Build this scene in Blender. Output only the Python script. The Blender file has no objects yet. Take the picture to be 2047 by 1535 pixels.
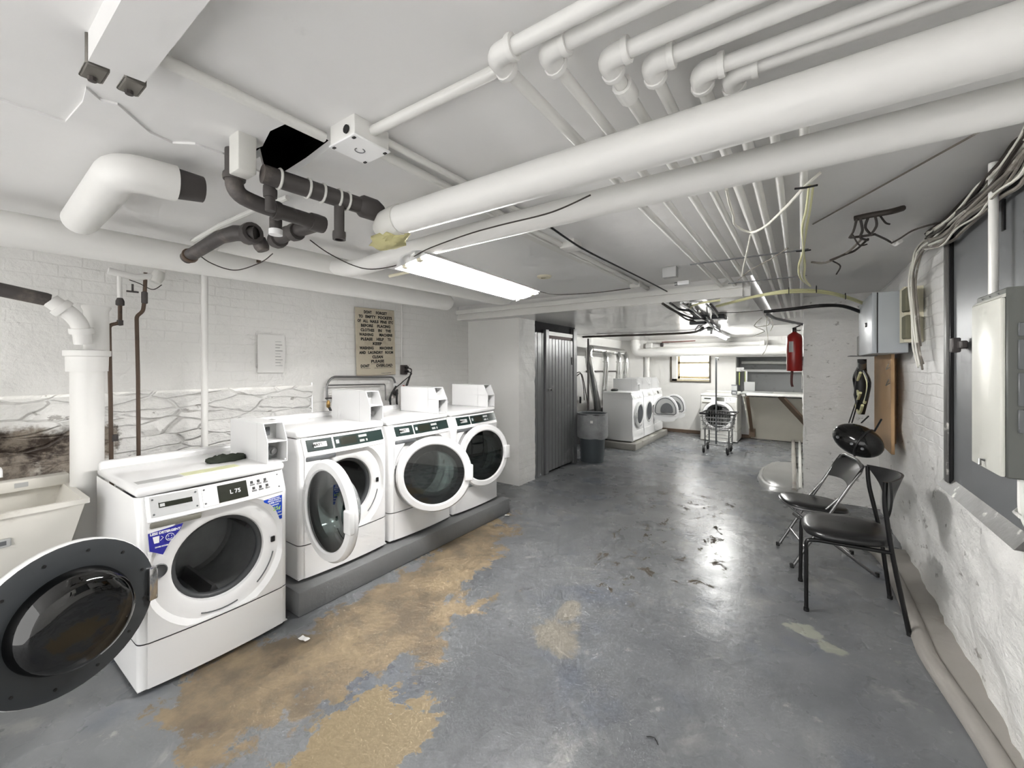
import bpy, bmesh, math, random
from mathutils import Vector, Matrix, noise
R = random.Random(7)
SC = bpy.context.scene
COL = SC.collection
PI = math.pi
V = Vector
# ---------------------------------------------------------------- camera frame (image taken as 2047 x 1535)
F, CX, CY, EYE = 829.5, 1023.5, 732.0, 1.53
TH = math.radians(34.8)
ct, st = math.cos(TH), math.sin(TH)
def P(px, py, X=None, Y=None, Z=None):
    """the point of a known plane of the room that shows at a pixel"""
    a = (px - CX) / F; b = -(py - CY) / F
    d = (a * ct - st, a * st + ct, b)
    t = X / d[0] if X is not None else (Y / d[1] if Y is not None else (Z - EYE) / d[2])
    return V((d[0] * t, d[1] * t, EYE + d[2] * t))
cam_d = bpy.data.cameras.new('camera'); cam = bpy.data.objects.new('camera', cam_d); COL.objects.link(cam)
cam.location = (0, 0, EYE); cam.rotation_euler = (PI / 2, 0, TH)
cam_d.sensor_width = 36.0; cam_d.sensor_fit = 'HORIZONTAL'; cam_d.lens = F / 2047 * 36.0
cam_d.shift_y = -(767.5 - CY) / 2047; cam_d.clip_start = 0.02
SC.camera = cam
# ---------------------------------------------------------------- materials
def lin(c):
    if isinstance(c, (int, float)): c = (c, c, c)
    return tuple((x / 255 / 12.92) if x / 255 <= .04045 else (((x / 255) + .055) / 1.055) ** 2.4 for x in c)
class N:
    """tiny node-graph helper"""
    def __init__(s, name):
        s.m = bpy.data.materials.new(name); s.m.use_nodes = True; s.t = s.m.node_tree
        s.b = s.t.nodes['Principled BSDF']; s.out = s.t.nodes['Material Output']
        s.tc = s.t.nodes.new('ShaderNodeTexCoord').outputs['Object']
    def n(s, typ, **kw):
        x = s.t.nodes.new(typ)
        for k, v in kw.items(): setattr(x, k, v)
        return x
    def put(s, sock, v):
        if isinstance(v, bpy.types.NodeSocket): s.t.links.new(v, sock)
        elif v is not None: sock.default_value = v
    def math(s, op, a, b=None, c=None, clamp=False):
        x = s.n('ShaderNodeMath', operation=op, use_clamp=clamp)
        s.put(x.inputs[0], a); s.put(x.inputs[1], b)
        if c is not None: s.put(x.inputs[2], c)
        return x.outputs[0]
    def noise(s, scale, detail=4, rough=.55, vec=None, dist=0):
        x = s.n('ShaderNodeTexNoise'); x.inputs['Scale'].default_value = scale; x.inputs['Detail'].default_value = detail
        x.inputs['Roughness'].default_value = rough; x.inputs['Distortion'].default_value = dist
        s.put(x.inputs['Vector'], vec or s.tc); return x.outputs['Fac']
    def mapping(s, scale=(1, 1, 1), loc=(0, 0, 0), rot=(0, 0, 0), vec=None):
        x = s.n('ShaderNodeMapping'); x.inputs['Scale'].default_value = scale; x.inputs['Location'].default_value = loc
        x.inputs['Rotation'].default_value = rot; s.put(x.inputs['Vector'], vec or s.tc); return x.outputs[0]
    def ramp(s, fac, lo, hi):
        x = s.n('ShaderNodeMapRange', interpolation_type='SMOOTHSTEP'); s.put(x.inputs['Value'], fac)
        x.inputs['From Min'].default_value = lo; x.inputs['From Max'].default_value = hi; return x.outputs[0]
    def mix(s, fac, a, b):
        x = s.n('ShaderNodeMix', data_type='RGBA'); s.put(x.inputs['Factor'], fac)
        for k, v in (('A', a), ('B', b)):
            sock = [i for i in x.inputs if i.name == k and i.type == 'RGBA'][0]
            s.put(sock, v if isinstance(v, bpy.types.NodeSocket) else (*v, 1))
        return [o for o in x.outputs if o.type == 'RGBA'][0]
    def bump(s, h, dist=.01, strength=1, prev=None):
        x = s.n('ShaderNodeBump'); x.inputs['Distance'].default_value = dist; x.inputs['Strength'].default_value = strength
        s.put(x.inputs['Height'], h); s.put(x.inputs['Normal'], prev); return x.outputs[0]
    def sep(s, vec=None):
        x = s.n('ShaderNodeSeparateXYZ'); s.put(x.inputs[0], vec or s.tc); return x.outputs
    def done(s, col=None, rough=None, metal=None, normal=None, spec=None, coat=None):
        s.put(s.b.inputs['Base Color'], col if (col is None or isinstance(col, bpy.types.NodeSocket)) else (*col, 1))
        s.put(s.b.inputs['Roughness'], rough); s.put(s.b.inputs['Metallic'], metal); s.put(s.b.inputs['Normal'], normal)
        s.put(s.b.inputs['Specular IOR Level'], spec); s.put(s.b.inputs['Coat Weight'], coat)
        return s.m
def mat(name, c, rough=.5, metal=0, var=.08, vs=6, bump=0, bs=60, spec=.5, coat=None, dirt=None, ds=3, dlo=.55, dhi=.75):
    g = N(name); c = lin(c)
    col = g.mix(g.noise(vs), tuple(x * (1 - var) for x in c), tuple(min(1, x * (1 + var)) for x in c))
    if dirt is not None: col = g.mix(g.ramp(g.noise(ds, 6, .65), dlo, dhi), col, lin(dirt))
    nr = g.bump(g.noise(bs, 3), .004, bump) if bump else None
    return g.done(col, rough, metal, nr, spec, coat)
def emis(name, c, strength):
    g = N(name); g.b.inputs['Base Color'].default_value = (.8, .8, .8, 1)
    g.b.inputs['Emission Color'].default_value = (*c, 1); g.b.inputs['Emission Strength'].default_value = strength
    return g.m
def glass(name, tint, gl=.12, rough=.03, milk=0):
    """thin tinted glazing: see-through with a fresnel sheen"""
    g = N(name); g.t.nodes.remove(g.b)
    tr = g.n('ShaderNodeBsdfTransparent'); tr.inputs[0].default_value = (*tint, 1)
    go = g.n('ShaderNodeBsdfGlossy'); go.inputs['Roughness'].default_value = rough; go.inputs['Color'].default_value = (.9, .9, .9, 1)
    fr = g.n('ShaderNodeLayerWeight'); fr.inputs[0].default_value = gl + .1
    f = g.math('MULTIPLY_ADD', fr.outputs['Fresnel'], .8, gl * .5, clamp=True)
    mx = g.n('ShaderNodeMixShader'); g.put(mx.inputs[0], f); g.put(mx.inputs[1], tr.outputs[0]); g.put(mx.inputs[2], go.outputs[0])
    if milk:
        df = g.n('ShaderNodeBsdfDiffuse'); df.inputs[0].default_value = (.85, .87, .87, 1); m2 = g.n('ShaderNodeMixShader'); m2.inputs[0].default_value = milk
        g.put(m2.inputs[1], mx.outputs[0]); g.put(m2.inputs[2], df.outputs[0]); mx = m2
    g.put(g.out.inputs['Surface'], mx.outputs[0]); return g.m
# ---------------------------------------------------------------- mesh building
class MB:
    def __init__(s): s.v = []; s.f = []; s.sm = []
    def add(s, vs, fs, smooth=False):
        o = len(s.v); s.v += [V(x) for x in vs]; s.f += [[i + o for i in f] for f in fs]; s.sm += [smooth] * len(fs); return s
    def box(s, a, b, M=None):
        x0, y0, z0 = a; x1, y1, z1 = b
        vs = [V((x, y, z)) for z in (z0, z1) for y in (y0, y1) for x in (x0, x1)]
        if M: vs = [M @ q for q in vs]
        return s.add(vs, [(0, 2, 3, 1), (4, 5, 7, 6), (0, 1, 5, 4), (2, 6, 7, 3), (0, 4, 6, 2), (1, 3, 7, 5)])
    def rbox(s, a, b, r=.005, seg=2, M=None):
        bm = bmesh.new(); bmesh.ops.create_cube(bm, size=1)
        for q in bm.verts: q.co = V([(a[i] + b[i]) / 2 + q.co[i] * (b[i] - a[i]) for i in range(3)])
        bmesh.ops.bevel(bm, geom=bm.edges[:], offset=r, segments=seg, affect='EDGES', profile=.5)
        return s.bm(bm, M, True)
    def bm(s, bm, M=None, smooth=False):
        bm.verts.index_update(); s.add([(M @ q.co if M else q.co.copy()) for q in bm.verts], [[q.index for q in f.verts] for f in bm.faces], smooth)
        bm.free(); return s
    def prism(s, poly, d, M=None):
        """planar polygon (list of 3-D points) pushed along d"""
        n = len(poly); d = V(d); vs = [V(q) for q in poly] + [V(q) + d for q in poly]
        if M: vs = [M @ q for q in vs]
        return s.add(vs, [list(range(n - 1, -1, -1)), list(range(n, 2 * n))] + [[i, (i + 1) % n, (i + 1) % n + n, i + n] for i in range(n)])
    def tube(s, pts, r, n=12, cap=True, fil=0, fn=6, closed=False):
        pts = [V(q) for q in pts]
        if fil and len(pts) > 2: pts = fillet(pts, fil, fn)
        rs = r if isinstance(r, (list, tuple)) else [r] * len(pts)
        m = len(pts); T = []
        for i in range(m):
            if closed: t = pts[(i + 1) % m] - pts[i - 1]
            else: t = (pts[min(i + 1, m - 1)] - pts[max(i - 1, 0)])
            T.append(t.normalized())
        u = T[0].orthogonal().normalized(); o = len(s.v)
        for i in range(m):
            u = (u - T[i] * u.dot(T[i])); u = u.normalized() if u.length > 1e-6 else T[i].orthogonal().normalized()
            w = T[i].cross(u)
            for k in range(n):
                a = 2 * PI * k / n; s.v.append(pts[i] + (u * math.cos(a) + w * math.sin(a)) * rs[i])
        for i in range(m if closed else m - 1):
            j = (i + 1) % m
            for k in range(n):
                s.f.append([o + i * n + k, o + i * n + (k + 1) % n, o + j * n + (k + 1) % n, o + j * n + k]); s.sm.append(True)
        if cap and not closed:
            s.f.append([o + k for k in range(n - 1, -1, -1)]); s.sm.append(False)
            s.f.append([o + (m - 1) * n + k for k in range(n)]); s.sm.append(False)
        return s
    def lathe(s, prof, c=(0, 0, 0), ax=(0, 0, 1), n=32, smooth=True, closed=False):
        """prof: (radius, distance along the axis)"""
        ax = V(ax).normalized(); u = ax.orthogonal().normalized(); w = ax.cross(u); c = V(c); o = len(s.v); m = len(prof)
        for r, h in prof:
            for k in range(n):
                a = 2 * PI * k / n; s.v.append(c + ax * h + (u * math.cos(a) + w * math.sin(a)) * max(r, 1e-5))
        for i in range(m if closed else m - 1):
            j = (i + 1) % m
            for k in range(n):
                s.f.append([o + i * n + k, o + i * n + (k + 1) % n, o + j * n + (k + 1) % n, o + j * n + k]); s.sm.append(smooth)
        return s
    def xf(s, M): s.v = [M @ q for q in s.v]; return s
    def map(s, fn): s.v = [V(fn(q)) for q in s.v]; return s
    def mesh(s, name, sharp=40):
        me = bpy.data.meshes.new(name); me.from_pydata([tuple(q) for q in s.v], [], s.f)
        bm = bmesh.new(); bm.from_mesh(me)
        bmesh.ops.remove_doubles(bm, verts=bm.verts, dist=2e-5)
        bmesh.ops.dissolve_degenerate(bm, edges=bm.edges[:], dist=1e-6)
        bmesh.ops.recalc_face_normals(bm, faces=bm.faces)
        bm.to_mesh(me); bm.free()
        if any(s.sm):
            me.polygons.foreach_set('use_smooth', [True] * len(me.polygons)); me.set_sharp_from_angle(angle=math.radians(sharp))
        return me
def fillet(pts, r, n=6):
    out = [pts[0]]
    for i in range(1, len(pts) - 1):
        a, b, c = pts[i - 1], pts[i], pts[i + 1]; d0 = (a - b); d1 = (c - b)
        k = min(r, d0.length * .49, d1.length * .49); p0 = b + d0.normalized() * k; p1 = b + d1.normalized() * k
        for j in range(n + 1):
            t = j / n; out.append(p0 * (1 - t) ** 2 + b * 2 * t * (1 - t) + p1 * t * t)
    out.append(pts[-1]); return out
def spline(pts, n=8):
    pts = [V(q) for q in pts]; out = []
    for i in range(len(pts) - 1):
        p0 = pts[max(i - 1, 0)]; p1 = pts[i]; p2 = pts[i + 1]; p3 = pts[min(i + 2, len(pts) - 1)]
        for j in range(n):
            t = j / n
            out.append(.5 * ((2 * p1) + (p2 - p0) * t + (2 * p0 - 5 * p1 + 4 * p2 - p3) * t * t + (3 * p1 - p0 - 3 * p2 + p3) * t ** 3))
    out.append(pts[-1]); return out
# ---------------------------------------------------------------- objects
def tag(o, label=None, cat=None, group=None, kind=None):
    if label: o['label'] = label
    if cat: o['category'] = cat
    if group: o['group'] = group
    if kind: o['kind'] = kind
    return o
def root(name, loc, label, cat, group=None, rz=0):
    o = bpy.data.objects.new(name, None); COL.objects.link(o); o.location = loc; o.rotation_euler = (0, 0, rz); o.empty_display_size = .05
    return tag(o, label, cat, group)
def obj(name, mb, m, parent=None, label=None, cat=None, group=None, kind=None, world=False, sharp=40):
    """link a mesh; under a parent its points are in the parent's frame, or in the room's with world=True"""
    me = mb if isinstance(mb, bpy.types.Mesh) else mb.mesh(name, sharp)
    o = bpy.data.objects.new(name, me); COL.objects.link(o)
    if m: me.materials.append(m)
    if parent is not None:
        o.parent = parent
        if world:
            top = parent
            while top.parent: top = top.parent
            if parent is top:
                o.matrix_parent_inverse = (Matrix.Translation(top.location) @ top.rotation_euler.to_matrix().to_4x4()).inverted()
    return tag(o, label, cat, group, kind)
def dup(r, loc=None, rz=None, label=None, group=None):
    def cp(o, par):
        c = o.copy(); COL.objects.link(c)
        if par: c.parent = par
        for ch in [q for q in bpy.data.objects if q.parent == o and q != c]: cp(ch, c)
        return c
    c = cp(r, None)
    if loc: c.location = loc
    if rz is not None: c.rotation_euler = (0, 0, rz)
    if label: c['label'] = label
    if group: c['group'] = group
    return c
def struct(name, mb, m, sharp=40): return obj(name, mb, m, kind='structure', sharp=sharp)
def text(s, size, o, right, up, m, name, parent=None, bold=.0, align='CENTER', world=False, depth=.0006, sx=1.0, space=1.0):
    cu = bpy.data.curves.new('t', 'FONT'); cu.body = s; cu.size = size; cu.align_x = align; cu.align_y = 'CENTER'; cu.offset = bold
    cu.extrude = depth; cu.space_character = space; cu.resolution_u = 3
    t = bpy.data.objects.new('t', cu); COL.objects.link(t); dg = bpy.context.evaluated_depsgraph_get(); dg.update()
    me = bpy.data.meshes.new_from_object(t.evaluated_get(dg)); bpy.data.objects.remove(t); bpy.data.curves.remove(cu)
    right = V(right).normalized(); up = V(up).normalized(); nn = right.cross(up); o = V(o); mb = MB()
    mb.v = [o + right * (q.co.x * sx) + up * q.co.y + nn * q.co.z for q in me.vertices]; mb.f = [list(p.vertices) for p in me.polygons]; mb.sm = [False] * len(mb.f)
    bpy.data.meshes.remove(me)
    if name is None: return mb
    return obj(name, mb, m, parent, world=world)
def sheet(o, u, v, nu, nv, amp=.0, sc=6, seed=0, edge=True, fn=None):
    """a wall face as a fine grid, pushed in and out along its normal by noise"""
    o, u, v = V(o), V(u), V(v); nn = u.cross(v).normalized(); mb = MB(); vs = []
    for j in range(nv + 1):
        for i in range(nu + 1):
            q = o + u * (i / nu) + v * (j / nv); h = 0
            if amp:
                h = amp * (noise.noise(q * sc + V((seed, 0, 0))) + .5 * noise.noise(q * sc * 2.3 + V((0, seed, 3))) + .3 * noise.noise(q * sc * 5 + V((2, 0, seed))))
            if fn: h = fn(q, h)
            vs.append(q + nn * h)
    w = nu + 1
    mb.add(vs, [(j * w + i, j * w + i + 1, (j + 1) * w + i + 1, (j + 1) * w + i) for j in range(nv) for i in range(nu)], True); return mb
# ================================================================ materials of the place
def m_floor():
    g = N('painted_concrete_floor'); x, y, z = g.sep()
    wob = g.math('MULTIPLY_ADD', g.noise(3.4, 6, .68, dist=.4), 3.2, -1.6)
    fine = g.math('MULTIPLY_ADD', g.noise(11, 6, .7), 1.4, -.7)
    def blob(cx, cy, rx, ry, rot=0):
        c, s = math.cos(rot), math.sin(rot)
        dx = g.math('SUBTRACT', x, cx); dy = g.math('SUBTRACT', y, cy)
        a = g.math('ADD', g.math('MULTIPLY', dx, c / rx), g.math('MULTIPLY', dy, s / rx))
        b = g.math('ADD', g.math('MULTIPLY', dx, -s / ry), g.math('MULTIPLY', dy, c / ry))
        return g.math('SQRT', g.math('ADD', g.math('MULTIPLY', a, a), g.math('MULTIPLY', b, b)))
    def union(bl):
        r = bl[0]
        for q in bl[1:]: r = g.math('MINIMUM', r, q)
        return g.math('ADD', g.math('ADD', r, wob), fine)
    paint = g.mix(g.ramp(g.noise(.9, 5, .6), .35, .65), lin((100, 102, 105)), lin((122, 124, 126)))
    paint = g.mix(g.math('MULTIPLY', g.ramp(g.noise(2.2, 5, .7, dist=.6), .56, .70), .55), paint, lin((160, 159, 156)))
    paint = g.mix(g.math('MULTIPLY', g.ramp(g.noise(1.4, 5, .6), .52, .68), .6), paint, lin((94, 100, 112)))
    paint = g.mix(g.math('MULTIPLY', g.ramp(g.noise(7, 5, .75), .60, .72), .4), paint, lin((190, 188, 182)))
    tan = g.mix(g.ramp(g.noise(3.2, 6, .65), .35, .65), lin((106, 93, 75)), lin((148, 130, 102)))
    tan = g.mix(g.math('MULTIPLY', g.ramp(g.noise(6, 6, .7), .55, .7), .6), tan, lin((92, 76, 60)))
    d1 = union([blob(-2.35, 2.75, .22, .6), blob(-2.2, 2.3, .26, .5), blob(-2.05, 1.75, .42, .5), blob(-1.95, 1.3, .25, .35), blob(-2.15, .95, .33, .35)])
    d2 = union([blob(-1.52, 1.05, .15, .26, .5), blob(-1.38, .95, .16, .40), blob(-1.5, .75, .14, .2)])
    d3 = union([blob(-1.14, 2.06, .13, .14), blob(-1.2, 2.35, .06, .16)])
    col = g.mix(g.math('MULTIPLY', g.ramp(d1, 1.10, .9), .92), paint, tan)
    col = g.mix(g.ramp(d2, 1.06, .96), col, lin((136, 121, 94)))
    col = g.mix(g.math('MULTIPLY', g.ramp(d3, 1.2, .7), .6), col, lin((146, 138, 122)))
    d4 = union([blob(.03, 2.94, .09, .06, -.4), blob(.13, 2.84, .08, .05, -.3)])
    col = g.mix(g.math('MULTIPLY', g.ramp(d4, 1.15, .8), .75), col, lin((160, 162, 148)))
    # peeled chips where the grey coat has lifted
    lump = union([blob(-.9, 3.75, .5, .95), blob(-1.1, 4.9, .6, .6)])
    chip = g.math('MULTIPLY', g.ramp(g.noise(7.5, 7, .72, vec=g.mapping((1, .75, 1)), dist=.8), .575, .60), g.ramp(lump, 1.3, .75))
    col = g.mix(chip, col, lin((74, 67, 56)))
    hn = g.noise(18, 3, .6); nr = g.bump(g.math('MULTIPLY_ADD', g.noise(1.6, 2), 5, g.math('MULTIPLY', hn, .6)), .004, .5)
    bare = g.math('MAXIMUM', g.ramp(d1, 1.06, .96), g.ramp(d2, 1.06, .96))
    rg = g.math('MULTIPLY_ADD', g.noise(3, 4), .22, .17); rg = g.math('MULTIPLY_ADD', bare, .3, rg, clamp=True); rg = g.math('MULTIPLY_ADD', chip, .5, rg, clamp=True)
    return g.done(col, rg, 0, nr, .5)
def m_white_brick(name, axis, c=(236, 235, 232), bump=.5, stains=.0, rough=.42):
    """painted brick: axis tells which way the courses run"""
    g = N(name); x, y, z = g.sep()
    cv = g.n('ShaderNodeCombineXYZ'); g.put(cv.inputs[0], y if axis == 'y' else x); g.put(cv.inputs[1], z)
    wobv = g.n('ShaderNodeVectorMath', operation='MULTIPLY_ADD'); nt = g.n('ShaderNodeTexNoise'); nt.inputs['Scale'].default_value = 4
    g.put(nt.inputs['Vector'], g.tc); g.put(wobv.inputs[0], nt.outputs['Color']); wobv.inputs[1].default_value = (.03, .03, 0); g.put(wobv.inputs[2], cv.outputs[0])
    b = g.n('ShaderNodeTexBrick'); g.put(b.inputs['Vector'], wobv.outputs[0]); b.inputs['Scale'].default_value = 1
    b.inputs['Brick Width'].default_value = .21; b.inputs['Row Height'].default_value = .075; b.inputs['Mortar Size'].default_value = .006; b.inputs['Mortar Smooth'].default_value = .7
    dens = g.noise(1.1, 4); vis = g.ramp(dens, .35, .7)
    h = g.math('MULTIPLY', b.outputs['Fac'], vis)
    nr = g.bump(h, -.012, bump); nr = g.bump(g.noise(11, 5, .6), .02, .6, nr)
    cc = lin(c); col = g.mix(g.noise(2.2, 6, .6), tuple(q * .9 for q in cc), tuple(min(1, q * 1.05) for q in cc))
    col = g.mix(g.math('MULTIPLY', h, .12), col, lin((140, 136, 128)))
    streak = g.ramp(g.noise(5, 6, .65, vec=g.mapping((1, 1, 5))), .66, .74)
    col = g.mix(g.math('MULTIPLY', streak, .35 + stains), col, lin((120, 112, 100)))
    return g.done(col, rough, 0, nr, .5)
def m_stone(name, c=(238, 237, 234), dirt=.5, rubble=None, rough=.45):
    g = N(name); cc = lin(c)
    col = g.mix(g.noise(3, 6, .6), tuple(q * .92 for q in cc), tuple(min(1, q * 1.04) for q in cc))
    sp = g.ramp(g.noise(7, 5, .62, vec=g.mapping((1.3, 1, 1.8))), .63, .69)
    col = g.mix(g.math('MULTIPLY', sp, dirt), col, lin((96, 88, 78)))
    nr = g.bump(g.noise(6, 6, .6, vec=g.mapping((1, 1, 1.6))), .035, .8)
    if rubble:
        vo = g.n('ShaderNodeTexVoronoi', feature='DISTANCE_TO_EDGE'); vo.inputs['Scale'].default_value = 1; wv_ = g.n('ShaderNodeVectorMath', operation='MULTIPLY_ADD'); nt_ = g.n('ShaderNodeTexNoise'); nt_.inputs['Scale'].default_value = 3; g.put(nt_.inputs['Vector'], g.tc); g.put(wv_.inputs[0], nt_.outputs['Color']); wv_.inputs[1].default_value = (.9, .9, .9); g.put(wv_.inputs[2], g.mapping((1, 3.2, 12.0))); g.put(vo.inputs['Vector'], wv_.outputs[0])
        gap = g.ramp(vo.outputs['Distance'], .07, .01); nr = g.bump(gap, -.02, .6, nr); col = g.mix(g.math('MULTIPLY', g.math('MULTIPLY', gap, g.ramp(g.noise(3, 3), .45, .6)), .4), col, lin((104, 96, 86)))
        y0, y1, z0, z1 = rubble; x, y, z = g.sep()
        def soft(s, a, b): return g.ramp(s, a, b)
        wv = g.math('MULTIPLY_ADD', g.noise(6, 6, .65), .5, -.25)
        yy = g.math('ADD', y, wv); zz = g.math('ADD', z, g.math('MULTIPLY', wv, .6))
        k = g.math('MULTIPLY', g.math('MULTIPLY', soft(yy, y1 + .03, y1 - .03), soft(yy, y0 - .03, y0 + .03)), g.math('MULTIPLY', soft(zz, z1 + .03, z1 - .03), soft(zz, z0 - .05, z0 + .02)))
        rub = g.mix(g.ramp(g.noise(9, 7, .7), .4, .62), lin((62, 52, 46)), lin((150, 140, 128)))
        rub = g.mix(g.ramp(g.noise(5, 5, .6), .55, .66), rub, lin((196, 190, 180)))
        col = g.mix(k, col, rub)
    return g.done(col, rough, 0, nr, .5)
def m_ceiling(name, c, rough, spots=.3):
    g = N(name); cc = lin(c)
    col = g.mix(g.noise(1.3, 5, .6), tuple(q * .93 for q in cc), tuple(min(1, q * 1.04) for q in cc))
    col = g.mix(g.math('MULTIPLY', g.ramp(g.noise(2.4, 7, .68), .62, .78), spots), col, lin((150, 146, 138)))
    nr = g.bump(g.noise(1.8, 5, .55), .03, .35)
    return g.done(col, rough, 0, nr, .5)
M = dict(
    floor=m_floor(), brick_y=m_white_brick('painted_brick_long_wall', 'y', bump=.22), brick_x=m_white_brick('painted_brick_end_wall', 'x', bump=.8, stains=.15),
    brick_r=m_white_brick('painted_brick_panel_wall', 'y', (240, 239, 237), .5, .1),
    stone=m_stone('whitewashed_stone'), stone_l=m_stone('whitewashed_rubble', dirt=.6, rubble=(-.6, .72, .78, 1.14)), stone_r=m_stone('whitewashed_stone_bright', (240, 239, 236), .6),
    ceil=m_ceiling('ceiling_paint', (233, 232, 231), .5), ceil_f=m_ceiling('gloss_ceiling_paint', (224, 223, 221), .22, .15), ceil_m=m_ceiling('ceiling_paint_clean', (236, 236, 235), .42, .1),
    plain=mat('wall_paint', (230, 229, 226), .5, var=.04, vs=1.5, bump=.15, bs=20, dirt=(178, 172, 162), ds=1.2, dlo=.55, dhi=.85),
    alcove=mat('grey_recess_paint', (146, 147, 147), .5, var=.12, vs=2, dirt=(90, 90, 88), ds=3),
    conc=mat('bare_concrete', (150, 148, 142), .75, var=.15, vs=7, bump=.4, bs=50, dirt=(96, 90, 82), ds=4),
    conc_g=mat('grey_painted_concrete', (112, 113, 114), .6, var=.12, vs=5, bump=.3, bs=40, dirt=(160, 158, 152), ds=3, dlo=.6, dhi=.75),
    kerb=mat('kerb_cement', (156, 152, 146), .7, var=.1, vs=4, bump=.3, bs=30, dirt=(130, 120, 108), ds=2.5),
    pipe=mat('white_pipe_paint', (228, 227, 224), .42, var=.05, vs=3, bump=.25, bs=25, dirt=(160, 154, 145), ds=2.5, dlo=.68, dhi=.85),
    conduit=mat('white_gloss_conduit', (226, 225, 221), .28, var=.05, vs=4, bump=.1, bs=30),
    iron=mat('rusty_dark_iron', (76, 72, 71), .55, .2, .25, 9, .5, 30, dirt=(116, 108, 102), ds=5),
    rust=mat('brown_pipe', (92, 76, 64), .55, .3, .25, 12, .3, 40, dirt=(60, 52, 48), ds=6),
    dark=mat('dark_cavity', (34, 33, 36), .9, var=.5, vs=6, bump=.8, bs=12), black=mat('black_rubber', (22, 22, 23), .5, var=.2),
    blackm=mat('black_metal', (24, 24, 25), .3, .3, .1), vinyl=mat('black_vinyl', (30, 30, 31), .28, var=.08, vs=20, bump=.08, bs=120),
    white=mat('white_enamel', (238, 238, 238), .25, var=.015, vs=2, coat=.3), white2=mat('white_powder_coat', (226, 226, 226), .38, var=.02, vs=2),
    offw=mat('old_enamel', (214, 213, 208), .35, var=.05, vs=3, dirt=(150, 145, 138), ds=4, dlo=.6, dhi=.9), plastic=mat('off_white_plastic', (222, 219, 211), .42, var=.05, vs=3, dirt=(180, 172, 160), ds=3),
    chrome=mat('chrome', (205, 205, 205), .12, 1, .03), steel=mat('brushed_steel', (138, 138, 138), .36, .9, .1, 18), galv=mat('galvanised_duct', (190, 190, 188), .22, .95, .12, 10, .12, 22),
    drum=mat('drum_steel', (150, 152, 152), .4, .55, .2, 14, .35, 90), gasket=mat('grey_door_gasket', (62, 64, 66), .5, var=.15),
    panel=mat('dark_green_fascia', (34, 48, 46), .25, var=.1), panel_b=mat('black_fascia', (40, 42, 34), .22, var=.15, vs=20), silver=mat('silver_fascia', (206, 207, 207), .3, .25, .03),
    grey=mat('grey_plastic', (96, 98, 100), .4, var=.06), dgrey=mat('dark_grey_plastic', (58, 61, 64), .42, var=.08), lgrey=mat('light_grey_plastic', (176, 177, 176), .4, var=.05),
    blue=mat('blue_sticker', (44, 44, 150), .35, var=.08), blue2=mat('bright_blue_sticker', (24, 66, 176), .35, var=.08), ink=mat('black_ink', (26, 25, 24), .7), ink_w=mat('white_ink', (240, 240, 240), .5), ink_g=mat('green_ink', (176, 210, 96), .5), ink_grey=mat('grey_ink', (120, 120, 120), .6),
    tin=mat('aged_sign_board', (196, 187, 168), .55, var=.08, vs=3, dirt=(160, 148, 128), ds=3, dlo=.5, dhi=.8), paper=mat('paper', (232, 231, 228), .8, var=.03),
    doorp=mat('grey_door_paint', (104, 105, 107), .33, var=.12, vs=6, bump=.3, bs=14, dirt=(140, 141, 142), ds=2.5), sheetm=mat('grey_sheet_metal', (118, 120, 122), .36, .3, .06, 3, .05, 5), ledge=mat('ledge_grey', (98, 97, 95), .4, .2, .15, 7, .5, 14, dirt=(210, 208, 202), ds=8, dlo=.58, dhi=.68),
    cab=mat('grey_cabinet', (172, 177, 181), .4, .1, .03, 2), pbox=mat('cream_panel_box', (208, 208, 200), .3, .1, .04, 2), pbox_d=mat('dark_grey_box', (92, 94, 90), .45, .1, .08, 6),
    board=mat('plywood', (190, 156, 116), .6, var=.1, vs=3, bump=.15, bs=30, dirt=(164, 128, 92), ds=2), wood=mat('brown_timber', (104, 86, 70), .55, var=.15, vs=5), red=mat('extinguisher_red', (150, 26, 22), .3, var=.05, coat=.3),
    can=mat('grey_bin_plastic', (74, 80, 84), .4, var=.08), liner=None, yellow=mat('yellow_cable', (216, 214, 168), .5, var=.08, vs=12), cream=mat('cream_plastic', (226, 220, 196), .45), coax=mat('white_cable', (224, 222, 212), .45, var=.05),
    wire=mat('grimy_wire', (128, 122, 114), .6, var=.3, vs=14, dirt=(200, 196, 188), ds=12), wire_d=mat('sooty_wire', (58, 52, 48), .7, var=.3), lime=mat('lime_strip', (206, 226, 70), .4), cloth=mat('dark_cloth', (46, 52, 42), .9, var=.3, vs=14, bump=.5, bs=30), olive=mat('mossy_terminal', (110, 108, 88), .7, var=.25, vs=14), insul=mat('yellow_insulation', (188, 182, 136), .9, var=.2, vs=12, bump=.8, bs=30),
    copper=mat('brass', (170, 138, 84), .35, .7, .1), redhose=mat('red_hose', (176, 70, 60), .5), green=mat('green_sticker', (204, 206, 166), .5, var=.06))
def m_liner():
    g = N('clear_bin_liner'); g.t.nodes.remove(g.b)
    tr = g.n('ShaderNodeBsdfTransparent'); tr.inputs[0].default_value = (.86, .87, .88, 1); p = g.n('ShaderNodeBsdfPrincipled'); p.inputs['Base Color'].default_value = (.62, .63, .64, 1); p.inputs['Roughness'].default_value = .3
    g.put(p.inputs['Normal'], g.bump(g.noise(9, 5, .6, dist=1.5), .03, .9))
    mx = g.n('ShaderNodeMixShader'); g.put(mx.inputs[0], g.math('MULTIPLY_ADD', g.noise(6, 5), .5, .25)); g.put(mx.inputs[1], tr.outputs[0]); g.put(mx.inputs[2], p.outputs[0]); g.put(g.out.inputs['Surface'], mx.outputs[0]); return g.m
M['liner'] = m_liner()
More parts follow.
